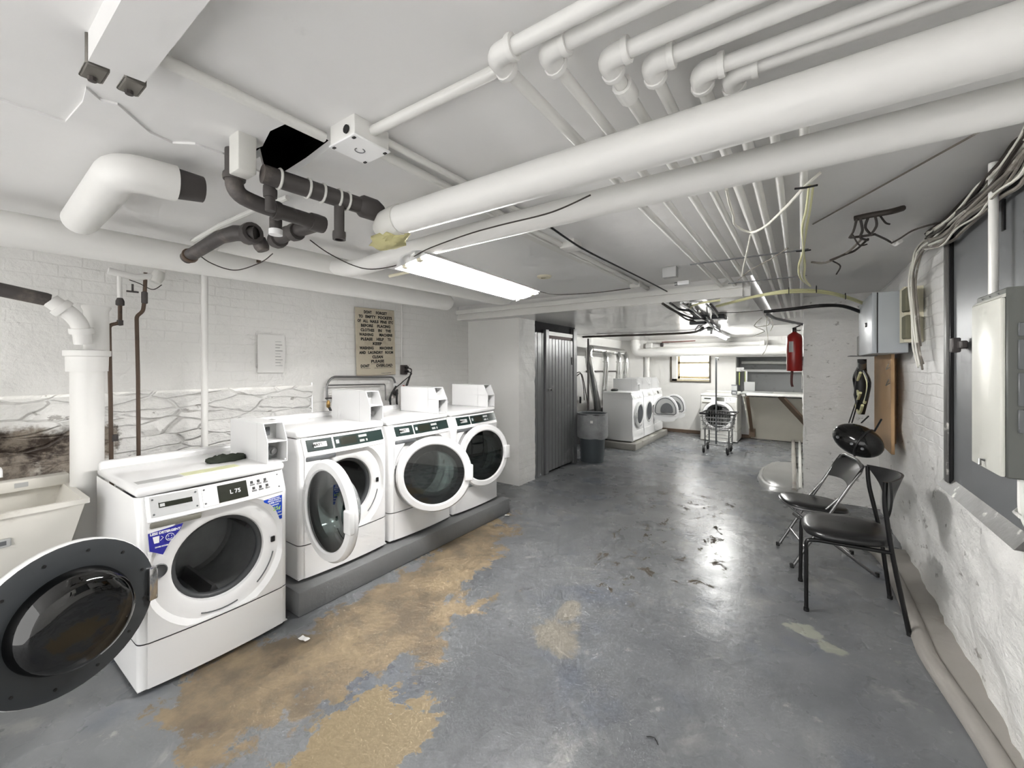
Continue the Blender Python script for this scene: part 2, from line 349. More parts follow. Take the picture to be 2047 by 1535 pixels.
M['dglass'] = glass('dark_door_glass', (.20, .25, .24), .16); M['cglass'] = glass('clear_door_glass', (.72, .75, .75), .25, milk=.22); M['smoke'] = glass('smoked_bowl_glass', (.08, .09, .095), .14)
M['tube'] = emis('lit_fluorescent_tube', (1, .985, .965), 64); M['tube_fill'] = emis('fill_fluorescent_tube', (1, .985, .965), 26); M['tube_f'] = emis('lit_far_fluorescent_tube', (1, 1, .97), 50); M['pane'] = emis('daylit_window_pane', (1, 1, 1), 2.2)

# ================================================================ the setting
CEIL, LOW = 2.33, 2.15        # near ceiling, lower far ceiling
XL, XR, YB = -3.8, .66, 10.15
STEP = 4.2
struct('floor', MB().box((-4.2, -1.6, -.12), (1.8, 10.6, 0)), M['floor'])
# near ceiling with the broken-out hole
hole = [P(*q, Z=CEIL).xy for q in ((447, 300), (487, 280), (505, 300), (525, 292), (540, 262), (575, 246), (615, 254), (662, 284), (657, 297), (612, 330), (560, 362), (528, 345), (520, 312), (505, 322), (490, 330), (468, 312))]
bm = bmesh.new()
def loop(pts):
    vs = [bm.verts.new((x, y, CEIL)) for x, y in pts]
    for i in range(len(vs)): bm.edges.new((vs[i], vs[(i + 1) % len(vs)]))
loop([(-4.2, -1.6), (1.0, -1.6), (1.0, 7.6), (-.34, 7.6), (-.34, STEP), (-4.2, STEP)]); loop(hole)
bmesh.ops.triangle_fill(bm, edges=bm.edges[:], use_beauty=True)
ext = bmesh.ops.extrude_face_region(bm, geom=bm.faces[:]); bmesh.ops.translate(bm, verts=[q for q in ext['geom'] if isinstance(q, bmesh.types.BMVert)], vec=(0, 0, .03))
struct('ceiling', MB().bm(bm), M['ceil'])
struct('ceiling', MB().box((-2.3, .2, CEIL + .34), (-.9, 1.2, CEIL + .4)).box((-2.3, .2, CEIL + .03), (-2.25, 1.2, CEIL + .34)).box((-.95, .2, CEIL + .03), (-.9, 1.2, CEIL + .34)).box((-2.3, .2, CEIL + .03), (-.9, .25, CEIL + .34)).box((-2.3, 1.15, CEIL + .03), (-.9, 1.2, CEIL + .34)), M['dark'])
# plaster layer still hanging on at the left, with a torn edge
torn = [P(*q, Z=CEIL).xy for q in ((130, 240), (165, 200), (172, 172), (200, 196), (235, 205), (280, 245), (300, 262), (345, 283), (390, 285), (445, 304))]
bm = bmesh.new(); edge = [(-4.0, -1.6), (-1.9, -1.6)] + [(x, y) for x, y in torn] + [tuple(P(*q, Z=CEIL).xy) for q in ((470, 318), (528, 345), (540, 392), (470, 425), (400, 462), (330, 500))] + [(-4.0, 1.2)]
f = bm.faces.new([bm.verts.new((x, y, CEIL - .007)) for x, y in edge]); r_ = bmesh.ops.extrude_face_region(bm, geom=[f]); bmesh.ops.translate(bm, verts=[q for q in r_['geom'] if isinstance(q, bmesh.types.BMVert)], vec=(0, 0, .012))
bmesh.ops.triangulate(bm, faces=bm.faces[:]); struct('ceiling', MB().bm(bm), M['ceil'])
# cleaner board panel between the lamp and the conduits
pb = [P(*q, Z=CEIL) for q in ((868, 503), (1078, 440), (1292, 578), (1105, 588))]
struct('ceiling', MB().prism([q - V((0, 0, .012)) for q in pb], (0, 0, .012)), M['ceil_m'])
# low far ceiling, its step and the grooved beam under the edge
struct('ceiling', MB().box((-4.2, STEP, LOW), (-.36, 10.6, CEIL + .03)).box((-.36, 7.4, LOW), (1.8, 10.6, CEIL + .03)), M['ceil_f'])
struct('trim_1', MB().box((-3.8, STEP - .03, 2.15), (-.42, STEP, 2.20)).box((-3.8, STEP - .012, 2.20), (-.42, STEP, 2.225)).box((-3.8, STEP - .05, 2.225), (-.42, STEP, 2.275)), M['conduit'])
# left wall: smooth painted brick above, whitewashed rubble below a broken ledge
LED = 1.385
struct('wall_left', sheet((XL + .022, -1.6, LED - .03), (0, 3.73, 0), (0, 0, 1.0), 90, 16, .006, 3), M['brick_y'])
def led(q, h):
    k = min(1, max(0, (q.z - (LED - .05 + .03 * noise.noise(q * 7))) / .03)); base = .014 + h + .012 * noise.noise(q * 2.2)
    hole = max(0, 1 - abs(q.z - .98) / .17) * max(0, 1 - abs(q.y + .0) / .75)
    return base * (1 - k) - .02 * k - .14 * min(1, hole * 1.6)
struct('wall_left', sheet((XL, -1.6, 0), (0, 3.75, 0), (0, 0, LED + .01), 110, 48, .03, 3.4, 5, fn=led), M['stone_l'])
struct('wall_left', sheet((XL + .0, 2.15, 0), (0, 2.25, 0), (0, 0, LED), 40, 24, .008, 3, 2), M['brick_y'])
struct('wall_left', sheet((XL, 2.12, LED - .01), (0, 2.3, 0), (0, 0, 1.0), 40, 16, .006, 3), M['brick_y'])
# end wall of the washing bay and the brick pier
struct('wall_bay', MB().box((-3.9, 4.4, 0), (-2.95, 4.5, CEIL)), M['plain'])
struct('wall_pier', sheet((-2.95, 4.4, 0), (0, .39, 0), (0, 0, 2.16), 10, 60, .012, 9, 3).box((-3.3, 4.402, 0), (-2.965, 4.79, 2.16)), M['brick_y'])
# door wall, alcove walls, far wall
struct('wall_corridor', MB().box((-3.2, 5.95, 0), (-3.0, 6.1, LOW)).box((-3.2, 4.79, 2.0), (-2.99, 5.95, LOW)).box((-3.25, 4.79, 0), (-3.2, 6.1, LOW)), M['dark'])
struct('wall_alcove', MB().box((-3.75, 6.1, .62), (-3.6, 10.3, LOW)), M['plain'])
struct('wall_alcove', MB().box((-3.75, 6.0, 0), (-3.2, 6.1, LOW)), M['plain'])
struct('wall_chase', MB().box((-3.6, 9.9, 0), (-3.08, 10.2, LOW)), M['plain'])
struct('wall_alcove', MB().box((-3.75, 6.1, 0), (-3.58, 9.62, .62)), M['conc_g'])
wl, wr, wz0, wz1 = -2.48, -1.672, 1.19, 1.79
struct('wall_far', MB().box((-3.75, YB, 0), (wl, YB + .2, LOW)).box((wl, YB, 0), (wr, YB + .2, wz0)).box((wl, YB, wz1), (wr, YB + .2, LOW)).box((wr, YB, 0), (-1.15, YB + .2, LOW)).box((-1.15, YB, 0), (1.6, YB + .2, .93)).box((-1.15, YB, 1.73), (1.6, YB + .2, LOW)), M['plain'])
struct('wall_recess', MB().box((-1.15, YB + .75, .9), (1.6, YB + .8, 1.8)).box((-1.2, YB + .2, .9), (-1.15, YB + .8, 1.8)).box((-1.2, YB + .2, 1.73), (1.6, YB + .8, 1.78)).box((-1.2, YB + .2, .88), (1.6, YB + .8, .93)), M['alcove'])
struct('wall_east', MB().box((1.5, 6.0, 0), (1.6, 10.3, CEIL)), M['plain'])
struct('baseboard_far', MB().box((-3.0, YB - .03, 0), (1.5, YB, .07)), M['wood'])
# right wall: painted brick above, rough stone below, and the stone pillar
def rbase(q, h): return h - .03 * min(1, max(0, (.9 - q.z) / .5)) * 0 + .02
struct('wall_right', sheet((.70, 6.3, 0), (0, -7.9, 0), (0, 0, 1.0), 170, 30, .022, 4.2, 9), M['stone_r'])
struct('wall_right', sheet((.70, 6.3, 1.0), (0, -7.9, 0), (0, 0, CEIL - 1.0), 170, 30, .022, 4.2, 9, fn=lambda q, h: h * (1 - .6 * min(1, (q.z - 1.0) / .2))), M['brick_r'])
def pil(q, h): return h
struct('wall_pillar', sheet((.03, 5.9, 0), (.75, 0, 0), (0, 0, CEIL), 20, 70, .02, 5, 4).add(sheet((.03, 6.9, 0), (0, -1.0, 0), (0, 0, CEIL), 20, 70, .015, 5, 4).v, [], 0), M['stone'])
struct('wall_pillar', sheet((.035, 6.9, 0), (0, -1.0, 0), (0, 0, CEIL), 24, 70, .018, 5, 4), M['stone'])
# window
win = root('window_1', (0, YB, 0), None, None); win['kind'] = 'structure'
fr = MB()
for a, b in (((wl, YB - .02, wz0 - .03), (wr, YB + .02, wz0)), ((wl - .035, YB - .02, wz0 - .03), (wl, YB + .02, wz1)), ((wr, YB - .02, wz0 - .03), (wr + .03, YB + .02, wz1))): fr.box(a, b)
obj('window_frame', fr, mat('dark_window_edge', (92, 86, 78), .5), win, world=True)
sa = MB(); fy0, fy1 = YB + .09, YB + .12
for a, b in (((wl + .12, fy0, wz0 + .05), (wr, fy1, wz0 + .11)), ((wl + .12, fy0, 1.585), (wr, fy1, 1.635)), ((wl + .10, fy0, wz0 + .03), (wl + .16, fy1, wz1)), ((wr - .03, fy0, wz0 + .05), (wr, fy1, wz1))): sa.box(a, b)
obj('sash', sa, mat('cream_sash', (186, 174, 146), .5), win, world=True)
obj('window_sill', MB().box((wl, YB - .0, wz0), (wr, YB + .14, wz0 + .045)), mat('cream_sill', (206, 196, 168), .6), win, world=True)
obj('window_reveal', MB().box((wl, YB, wz0), (wl + .11, YB + .1, wz1)), M['plain'], win, world=True)
obj('pane', MB().box((wl + .1, YB + .14, wz0), (wr, YB + .15, wz1)), M['pane'], win, world=True)
# plank door with its frame
dr = root('door_1', (-2.95, 5.2, 0), None, None); dr['kind'] = 'structure'
xf = -2.95
b = MB(); y0, y1 = 5.17, 5.93
for k in range(8):
    ya = y0 + (y1 - y0) * k / 8; b.rbox((xf - .03, ya + .002, .03), (xf - .0, y0 + (y1 - y0) * (k + 1) / 8 - .002, 1.93), .006, 1)
obj('door_leaf', b, M['doorp'], dr, world=True)
b = MB()
for ya, yb in ((4.79, 4.87), (4.875, 4.99), (4.995, 5.06)): b.rbox((xf - .05, ya, 0), (xf - .012, yb, 2.0), .006, 1)
b.rbox((xf - .05, 5.065, 0), (xf + .012, 5.155, 2.05), .006, 1).rbox((xf - .05, 5.935, 0), (xf + .01, 6.06, 2.12), .006, 1)
obj('door_frame', b, M['doorp'], dr, world=True)
obj('header_board', MB().box((xf - .04, 5.16, 1.975), (xf - .005, 5.93, 2.03)), M['offw'], dr, world=True)
obj('header_strip', MB().box((xf - .05, 5.16, 1.925), (xf - .02, 5.93, 1.975)), mat('maroon_strip', (78, 48, 44), .6), dr, world=True)
obj('latch', MB().rbox((xf, 5.12, 1.18), (xf + .03, 5.2, 1.21), .004).lathe([(.012, 0), (.014, .03), (0, .032)], (xf + .03, 5.17, 1.195), (1, 0, 0), 10), M['steel'], dr, world=True)
obj('hinge', MB().box((xf, 5.88, 1.55), (xf + .012, 5.9, 1.67)), M['black'], dr, world=True)
# concrete plinths, kerbs and the raised floor patch
struct('trim_2', MB().rbox((-3.7, 1.33, 0), (-2.5, 3.56, .15), .012), M['conc_g'])
obj('concrete_plinth', MB().rbox((-3.25, 7.42, 0), (-2.44, 9.62, .12), .012), M['conc'], None, 'grey concrete plinth under the row of far white dryers', 'plinth')
mp = [P(*q, Z=0) for q in ((1590, 925), (1545, 925), (1520, 938), (1513, 955), (1520, 969), (1540, 981), (1575, 988), (1612, 990))]
bm = bmesh.new(); f = bm.faces.new([bm.verts.new(q) for q in mp]); r_ = bmesh.ops.extrude_face_region(bm, geom=[f]); tv = [q for q in r_['geom'] if isinstance(q, bmesh.types.BMVert)]
cc = sum((q.co for q in tv), V()) / len(tv)
for q in tv: q.co = q.co + (cc - q.co) * .14 + V((0, 0, .05))
bmesh.ops.bevel(bm, geom=[e for e in bm.edges if all(w in tv for w in e.verts)], offset=.03, segments=3, affect='EDGES')
obj('concrete_patch', MB().bm(bm, None, True), mat('patch_cement', (150, 150, 147), .3, var=.12, vs=6), None, 'raised rounded concrete patch on the floor at the stone pillar foot', 'concrete patch')
kr = MB(); kp = [(1770, 1124), (1800, 1178), (1842, 1280), (1860, 1320), (1920, 1410), (1980, 1500), (2030, 1590)]
kc = [P(*q, Z=.004) for q in kp]; kc = [V((.47, 4.6, .004))] + kc + [V((.62, 1.7, .004))]
obj('floor_conduit', MB().tube(spline(kc, 4), .042, 14), M['kerb'], None, 'pale round pipe half sunk in the floor along the rough stone wall', 'pipe')
ks = MB(); n_ = len(kc)
ks.add([q for c in kc for q in (V((c.x, c.y, .0)), V((c.x, c.y, .012)), V((.74, c.y, .04)), V((.74, c.y, 0)))], [(4 * i + k, 4 * i + k + 1, 4 * i + k + 5, 4 * i + k + 4) for i in range(n_ - 1) for k in range(3)])
struct('trim_3', ks, M['kerb'])
# ================================================================ washing machines (own frame: front looks along +x, y across, z up)
WW, WD = .68, .76
def bow(q):
    x, y, z = q
    return (x + .022 * (1 - (2 * y / WW) ** 2) if x > -.1 else x, y, z)
Z0, Z1 = .80, .912
def slope(y, t, out=0):
    """a point on the slanted control fascia: t 0..1 from its lower to its upper edge"""
    d = V((-.045, 0, Z1 - Z0)); nn = V((Z1 - Z0, 0, .045)).normalized()
    return V((-.002, y, Z0)) + d * t + nn * out
def fascia(y0, y1, t0, t1, th, n=8, ch=0):
    mb = MB(); vs = []
    for i in range(n + 1):
        y = y0 + (y1 - y0) * i / n
        vs += [slope(y, t0, 0), slope(y, t0, th), slope(y, t1, th), slope(y, t1, 0)]
    mb.add(vs, [(4 * i + k, 4 * i + (k + 1) % 4, 4 * i + 4 + (k + 1) % 4, 4 * i + 4 + k) for i in range(n) for k in range(4)] + [(3, 2, 1, 0), (4 * n, 4 * n + 1, 4 * n + 2, 4 * n + 3)])
    return mb.map(bow)
def plate_with_hole(y0, y1, z0, z1, cz, rings, n=48):
    """front plate: a rectangle that turns into the rings (radius, x) round the porthole"""
    mb = MB(); vs = []
    for k in range(n):
        a = 2 * PI * k / n; c, s = math.cos(a), math.sin(a)
        t = min((y1 if c > 0 else -y0) / abs(c) if abs(c) > 1e-6 else 9, ((z1 - cz) if s > 0 else (cz - z0)) / abs(s) if abs(s) > 1e-6 else 9)
        vs.append((0, c * t, cz + s * t))
        for r, x in rings: vs.append((x, c * min(r, t * .985), cz + s * min(r, t * .985)))
    m = len(rings) + 1
    mb.add(vs, [(k * m + i, k * m + i + 1, ((k + 1) % n) * m + i + 1, ((k + 1) % n) * m + i) for k in range(n) for i in range(m - 1)], True)
    # corners of the rectangle
    for cy, czz in ((y0, z0), (y1, z0), (y1, z1), (y0, z1)):
        best = sorted(range(n), key=lambda k: (mb.v[k * m] - V((0, cy, czz))).length)[:2]; o = len(mb.v)
        mb.add([V((0, cy, czz)), mb.v[best[0] * m], mb.v[best[1] * m]], [(0, 1, 2)], True)
    return mb
CZ = .525
def washer(loc, style, angle, label, group, rz=0, name='washing_machine', far=False):
    t = root(name, loc, label, 'washing machine', group, rz)
    shell = M['white'] if style != 'old' else M['offw']
    h = WW / 2; rc = .035
    path = [(-WD, -h), (-rc, -h)] + [(-rc + rc * math.sin(a), -h + rc - rc * math.cos(a)) for a in (PI / 8, PI / 4, 3 * PI / 8)] + [(0, -h + rc)]
    path = path + [(x, -y) for x, y in reversed(path)]
    b = MB(); n = len(path)
    for za, zb, ins in ((.025, .233, 0), (.239, Z0, 0)):
        b.add([(x, y, z) for z in (za, zb) for x, y in path], [(i, i + 1, n + i + 1, n + i) for i in range(n - 1) if i != 5] + [(n - 1, 0, n, 2 * n - 1)], True)
    b.add([(x - (.0 if x < -.1 else .045 * (z - Z0) / (Z1 - Z0)), y, z) for z in (Z0, .872, Z1) for x, y in path], [(j * n + i, j * n + i + 1, (j + 1) * n + i + 1, (j + 1) * n + i) for j in range(2) for i in range(n - 1) if i != 5], True)
    b.box((-WD, -h, .02), (-.01, h, .025))
    obj('cabinet', b, shell, t)
    k = sheet((0, -h + rc - .002, .025), (0, WW - 2 * rc + .004, 0), (0, 0, .208), 10, 2).map(bow)
    obj('kick_panel', k, shell, t)
    front = plate_with_hole(-h + rc - .002, h - rc + .002, .239, Z0, CZ, [(.318, 0), (.30, -.016), (.292, -.024), (.225, -.026), (.212, -.034), (.205, -.07)])
    obj('front_panel', front.map(bow), shell, t)
    obj('control_fascia', fascia(-h + rc - .003, h - rc + .003, -.02, 1.0, .006, 10), shell, t)
    top = MB().rbox((-WD, -h, Z1), (-.036, h, Z1 + .045), .018, 3)
    top.rbox((-WD, -h, Z1 + .02), (-WD + .07, h, Z1 + .085), .022, 3)
    obj('worktop', top, shell, t)
    for sx in (-.08, -WD + .08):
        for sy in (-.27, .27): obj('foot', MB().lathe([(0, 0), (.022, 0), (.022, .008), (.012, .012), (.012, .03), (0, .03)], (sx, sy, 0), (0, 0, 1), 10), M['black'], t)
    # porthole seal and drum
    obj('door_gasket', MB().lathe([(.208 + .022 * math.cos(a), -.055 + .022 * math.sin(a)) for a in [2 * PI * i / 10 for i in range(10)]], (0, 0, CZ), (1, 0, 0), 40, closed=True), M['gasket'], t)
    dm = MB().lathe([(.196, -.07), (.235, -.085), (.238, -.50), (.22, -.52), (0.0, -.53)], (0, 0, CZ), (1, 0, 0), 40)
    dr_ = obj('drum', dm, M['drum'], t)
    for a in (.5, .5 + 2 * PI / 3, .5 + 4 * PI / 3):
        if far: break
        c = V((0, math.cos(a), math.sin(a))); e = V((0, -math.sin(a), math.cos(a))); o = V((0, 0, CZ)) + c * .236
        obj('drum_paddle', MB().prism([o - e * .035 + V((-.10, 0, 0)), o - c * .06 - e * .008 + V((-.10, 0, 0)), o - c * .06 + e * .008 + V((-.10, 0, 0)), o + e * .035 + V((-.10, 0, 0))], (-.38, 0, 0)), M['steel'], dr_)
    # controls
    if style == 'maytag':
        obj('badge_panel', fascia(-.285, -.115, .22, .86, .010, 4), M['panel'], t)
        obj('badge', fascia(-.242, -.155, .40, .68, .0125, 3), M['silver'], t)
        obj('control_panel', fascia(-.100, .305, .22, .86, .010, 8), M['panel'], t)
        obj('display', fascia(-.055, .07, .32, .76, .0115, 4), M['panel_b'], t)
        obj('start_pad', fascia(-.088, -.068, .45, .66, .0118, 2), M['silver'], t)
        obj('button_label', fascia(.088, .158, .60, .74, .0118, 3), M['lgrey'], t); obj('button_label', fascia(.092, .132, .32, .46, .0118, 2), M['lgrey'], t); obj('button', fascia(.146, .158, .32, .46, .0125, 2), M['lgrey'], t)
        if not far:
            s = V((-.045, 0, Z1 - Z0)).normalized(); mb = text('MAYTAG', .026, (0, 0, 0), (0, 1, 0), s, None, None, bold=.0006)
            bz = slope(-.1985, .54, .0128); mb.v = [q + V((bow(bz)[0], bz.y, bz.z)) for q in mb.v]; obj('lettering', mb, M['ink'], t)
    elif style == 'silver' or style == 'old':
        obj('drawer_panel', fascia(-.292, -.105, .14, .94, .008, 4), M['silver'], t)
        obj('drawer_strip', fascia(-.262, -.132, .46, .66, .0095, 4), M['panel_b'], t)
        obj('control_panel', fascia(-.090, .30, .10, .94, .008, 8), M['white'], t)
        obj('display', fascia(-.022, .118, .14, .88, .0095, 4), M['panel_b'], t)
        for j, tt in ((0, .66), (1, .38)):
            for i in range(3):
                yy = .137 + i * .036 + j * .006; obj('button', fascia(yy, yy + .014, tt, tt + .12, .010, 2), M['black'], t); obj('button_label', fascia(yy - .004, yy + .022, tt - .1, tt - .02, .0085, 2), M['ink_grey'], t)
        if not far:
            s = V((-.045, 0, Z1 - Z0)).normalized()
            mb = text('L 75', .03, (0, 0, 0), (0, 1, 0), s, None, None, bold=.0004); bz = slope(.058, .5, .0098); mb.v = [q + V((bow(bz)[0], bz.y, bz.z)) for q in mb.v]; obj('lettering', mb, M['ink_w'], t)
            obj('logo', fascia(-.258, -.24, .50, .62, .0098, 2), M['silver'], t)
            for yy in (-.283, -.116, -.08, .288):
                for tt in (.24, .82):
                    c = slope(yy, tt, .008); obj('screw', MB().lathe([(.0045, 0), (.0045, .002), (0, .0025)], bow(c), (.9, 0, .35), 8), M['grey'], t)
    elif style == 'dryer':
        obj('control_panel', fascia(-.27, .27, .2, .86, .008, 6), M['lgrey'], t)
        obj('display', fascia(-.02, .08, .3, .76, .0095, 3), M['panel_b'], t)
        for yy in (-.22, -.12, .13, .2): obj('button', fascia(yy, yy + .05, .36, .7, .0095, 2), M['white2'], t)
    if style in ('maytag', 'silver', 'old'):
        # finger grip of the soap drawer
        obj('drawer_pull', MB().rbox((-.02, -.30, Z0 - .034), (.006, -.10, Z0 - .004), .008, 2).map(bow), mat('olive_recess', (118, 116, 106), .5) if style != 'maytag' else M['grey'], t)
        obj('latch_striker', MB().rbox((-.028, .248, CZ - .012), (-.018, .272, CZ + .02), .003, 1).map(bow), M['black'], t)
        obj('seat_vent', MB().tube([bow((-.022, .268 * math.cos(a), CZ + .268 * math.sin(a))) for a in [-.25 - .09 * i for i in range(8)]], .0035, 6), M['grey'], t)
        obj('seat_vent', MB().tube([bow((-.022, .268 * math.cos(a), CZ + .268 * math.sin(a))) for a in [-1.3 - .09 * i for i in range(8)]], .0035, 6), M['grey'], t)
        obj('hinge_cup', MB().lathe([(.0, 0), (.03, 0), (.034, .006), (.03, .01)], bow((-.022, -.262, CZ + .03)), (1, 0, 0), 20), M['grey'], t)
    # ---- door, hinged on the low-y side
    RD = .298; hx, hy = .012, -.292
    Mx = Matrix.Translation(V((hx, hy, 0))) @ Matrix.Rotation(-math.radians(angle), 4, 'Z') @ Matrix.Translation(V((-hx, -hy, 0)))
    ox = .004
    C = (ox, 0, CZ)
    rim = M['white'] if style != 'silver' else M['white']
    dd = MB().lathe([(.293, .0), (RD, .008), (RD, .03), (.285, .046), (.246, .048), (.236, .04), (.236, .03)], C, (1, 0, 0), 48)
    d = obj('door', dd.xf(Mx), rim, t)
    obj('door_window', MB().lathe([(.24, .034), (.15, .04), (0, .042)], C, (1, 0, 0), 48).xf(Mx), M['black'] if style == 'silver' else M['dglass'], d)
    obj('door_inner_ring', MB().lathe([(.294, .0), (.27, -.006), (.215, -.010), (.186, -.006), (.186, .03), (.236, .032)], C, (1, 0, 0), 48).xf(Mx), M['dgrey'] if style in ('silver', 'old') else M['panel'], d)
    obj('door_bowl', MB().lathe([(.192, -.006), (.188, -.04), (.172, -.085), (.150, -.10), (.10, -.106), (0, -.108)], C, (1, 0, 0), 48).xf(Mx), M['smoke'] if style in ('silver', 'old') else M['cglass'], d)
    hd = MB().rbox((ox + .028, .235, CZ - .065), (ox + .062, .305, CZ + .065), .010, 3)
    obj('door_handle', hd.xf(Mx), M['white'], d)
    hg = MB().rbox((-.02, -.298, CZ - .075), (.012, -.262, CZ + .075), .005, 2)
    obj('door_hinge', hg.xf(Mx), M['chrome'] if style == 'silver' else M['steel'], d)
    if style == 'silver':
        for a in [i * PI / 6 + .2 for i in range(12)]:
            obj('screw', MB().lathe([(.006, 0), (.006, -.003), (0, -.004)], (ox - .007, .255 * math.cos(a), CZ + .255 * math.sin(a)), (1, 0, 0), 8).xf(Mx), M['black'], d)
    return t
FX = -2.6
W1 = washer((-2.50, .925, 0), 'silver', 163, 'white washer nearest the sink with its door swung wide open and blue stickers', None)
W2 = washer((FX, 1.725, .15), 'maytag', 94, 'second white washer from the sink, its round door standing half open edge-on', None)
W3 = washer((FX, 2.435, .15), 'maytag', 41, 'third white washer from the sink, dark round door ajar with a white handle', None)
W4 = washer((FX, 3.145, .15), 'maytag', 13, 'last white washer of the row, beside the end wall, door barely ajar', None)
# stickers on the first washer
def sticker(poly, m, name='sticker'):
    mb = MB().prism([V(bow((.0005, y, z))) for y, z in poly], (.0012, 0, 0)); return obj(name, mb, m, W1)
s1 = sticker([(-.306, .748), (-.175, .763), (-.186, .735), (-.225, .69), (-.252, .635), (-.300, .665)], M['blue'])
def st_text(s, size, y, z, m, par, bold=.0005, sx=1.0):
    mb = text(s, size, (0, 0, 0), (0, 1, 0), (0, 0, 1), None, None, bold=bold, sx=sx); b_ = V(bow((0, y, z)))
    mb.v = [q + V((bow((0, y + q.y, 0))[0] + .0016 - q.x + q.x, y, z)) for q in mb.v]; return obj('lettering', mb, m, par)
st_text('LESS DETERGENT', .0155, -.242, .741, M['ink_w'], s1, .0007, .95); st_text('SAVES MONEY', .008, -.255, .676, M['ink_w'], s1)
xb = bow((0, -.28, 0))[0] + .002
obj('cup_mark', MB().prism([(xb, -.290, .728), (xb, -.258, .728), (xb, -.264, .696), (xb, -.284, .696)], (.0006, 0, 0)).tube([(xb + .001, -.258, .724), (xb + .001, -.250, .716), (xb + .001, -.262, .704)], .0015, 6), M['ink_w'], s1)
xs = bow((0, -.225, 0))[0] + .002
obj('smile_mark', MB().tube([(xs, -.226 + .016 * math.cos(a), .712 + .016 * math.sin(a)) for a in [2 * PI * i / 20 for i in range(20)]], .0014, 6, closed=True).tube([(xs, -.226 + .009 * math.cos(a), .711 + .009 * math.sin(a)) for a in [PI + .3 + i * (PI - .6) / 8 for i in range(9)]], .0013, 6).lathe([(.0025, 0), (0, .001)], (xs, -.232, .717), (1, 0, 0), 8).lathe([(.0025, 0), (0, .001)], (xs, -.22, .717), (1, 0, 0), 8), M['ink_w'], s1)
s2 = sticker([(.196, .772), (.302, .778), (.302, .640), (.288, .640), (.270, .690), (.240, .735), (.200, .760)], M['blue2'])
for s_, z_, sz in (('FOR BETTER WASH', .768, .0085), ('RESULTS, UPGRADE TO', .758, .0085), ('SUPER CYCLE', .745, .0135), ('ADDITIONAL', .731, .008)): st_text(s_, sz, .256 + (.768 - z_) * .2, z_, M['ink_w'], s2, .0004, .86)
st_text('25¢', .03, .272, .708, M['ink_g'], s2, .0008); st_text('PRESS', .008, .287, .682, M['ink_w'], s2); st_text('START', .008, .291, .664, M['ink_w'], s2)
# lists of words on the top of the first washer
lb = [q for q in ((1.0, 0), )]
obj('top_sticker', MB().box((-.22, -.12, .957), (-.14, .14, .9582)), M['green'], W1); obj('top_sticker', MB().box((-.20, -.31, .957), (-.13, -.13, .9582)), M['lgrey'], W1)
# ---------------------------------------------------------------- coin boxes (own frame: mouth looks along +x)
def coin_box(loc, label, rz=0, lid=M['white2']):
    t = root('coin_box', loc, label, 'coin box', None, rz)
    D, Wd, H = .50, .115, .232; pr = [(-D, 0), (0, 0), (0, .125), (-.055, H), (-D, H)]; th = .004
    c = MB()
    for y in (-Wd / 2, Wd / 2 - th): c.prism([(x, y, z) for x, z in pr], (0, th, 0))
    c.box((-D, -Wd / 2, H - th), (-.055, Wd / 2, H)).box((-D, -Wd / 2, 0), (0, Wd / 2, th)).box((-D, -Wd / 2, 0), (-D + th, Wd / 2, H))
    obj('casing', c, lid, t)
    obj('shelf', MB().box((-.13, -Wd / 2, .121), (-.001, Wd / 2, .126)), lid, t)
    obj('back_plate', MB().box((-.135, -Wd / 2, 0), (-.13, Wd / 2, H)), M['lgrey'], t)
    obj('lock', MB().lathe([(.028, 0), (.028, .065), (.021, .072), (.014, .072), (.014, .084), (.006, .086), (0, .086)], (-.13, 0, .06), (1, 0, 0), 18), M['steel'], t)
    obj('coin_slot', MB().rbox((-.13, -.012, .15), (-.118, .012, .20), .003, 1), M['grey'], t)
    obj('screw', MB().lathe([(.005, 0), (.005, .003), (0, .004)], (-.004, Wd / 2 - .012, .012), (1, 0, 0), 8), M['ink_w'], t)
    return t
CB = coin_box((-2.56, 1.235, .957), 'grey coin box on the washer nearest the sink, round lock showing')
dup(CB, (-2.64, 2.0, 1.107), 0, 'coin box on the second washer from the sink, below the lettered sign')
dup(CB, (-2.64, 2.71, 1.107), 0, 'coin box on the third washer from the sink')
dup(CB, (-2.64, 3.42, 1.107), 0, 'coin box on the last washer, close to the end wall')
# dark cloth lying on the first washer, and a clear lid beside it on the second
cl = MB(); bm = bmesh.new(); bmesh.ops.create_icosphere(bm, subdivisions=4, radius=1)
for q in bm.verts:
    p = q.co; h = .022 + .02 * noise.noise(p * 1.8) + .008 * noise.noise(p * 5)
    q.co = V((p.x * .055 + .012 * noise.noise(p * 2 + V((5, 0, 0))), p.y * .115 + .02 * noise.noise(p * 1.5 + V((0, 7, 0))), max(0, p.z * h + h * .55 + .012 * noise.noise(p * 4))))
o = obj('cloth', cl.bm(bm, None, True), M['cloth'], None, 'crumpled dark green cloth on the washer nearest the sink', 'cloth'); o.location = (-2.86, 1.08, .957)
o = root('drink_lid', (-3.2, 1.5, 1.107), 'clear round cup lid on the second washer behind the nearest coin box', 'lid')
obj('rim', MB().lathe([(.04, 0), (.046, 0), (.046, .008), (.04, .012), (.032, .03), (.028, .03)], n=24), M['ink_w'], o); obj('dome', MB().lathe([(.04, .01), (.03, .03), (0, .036)], n=24), M['cglass'], o)
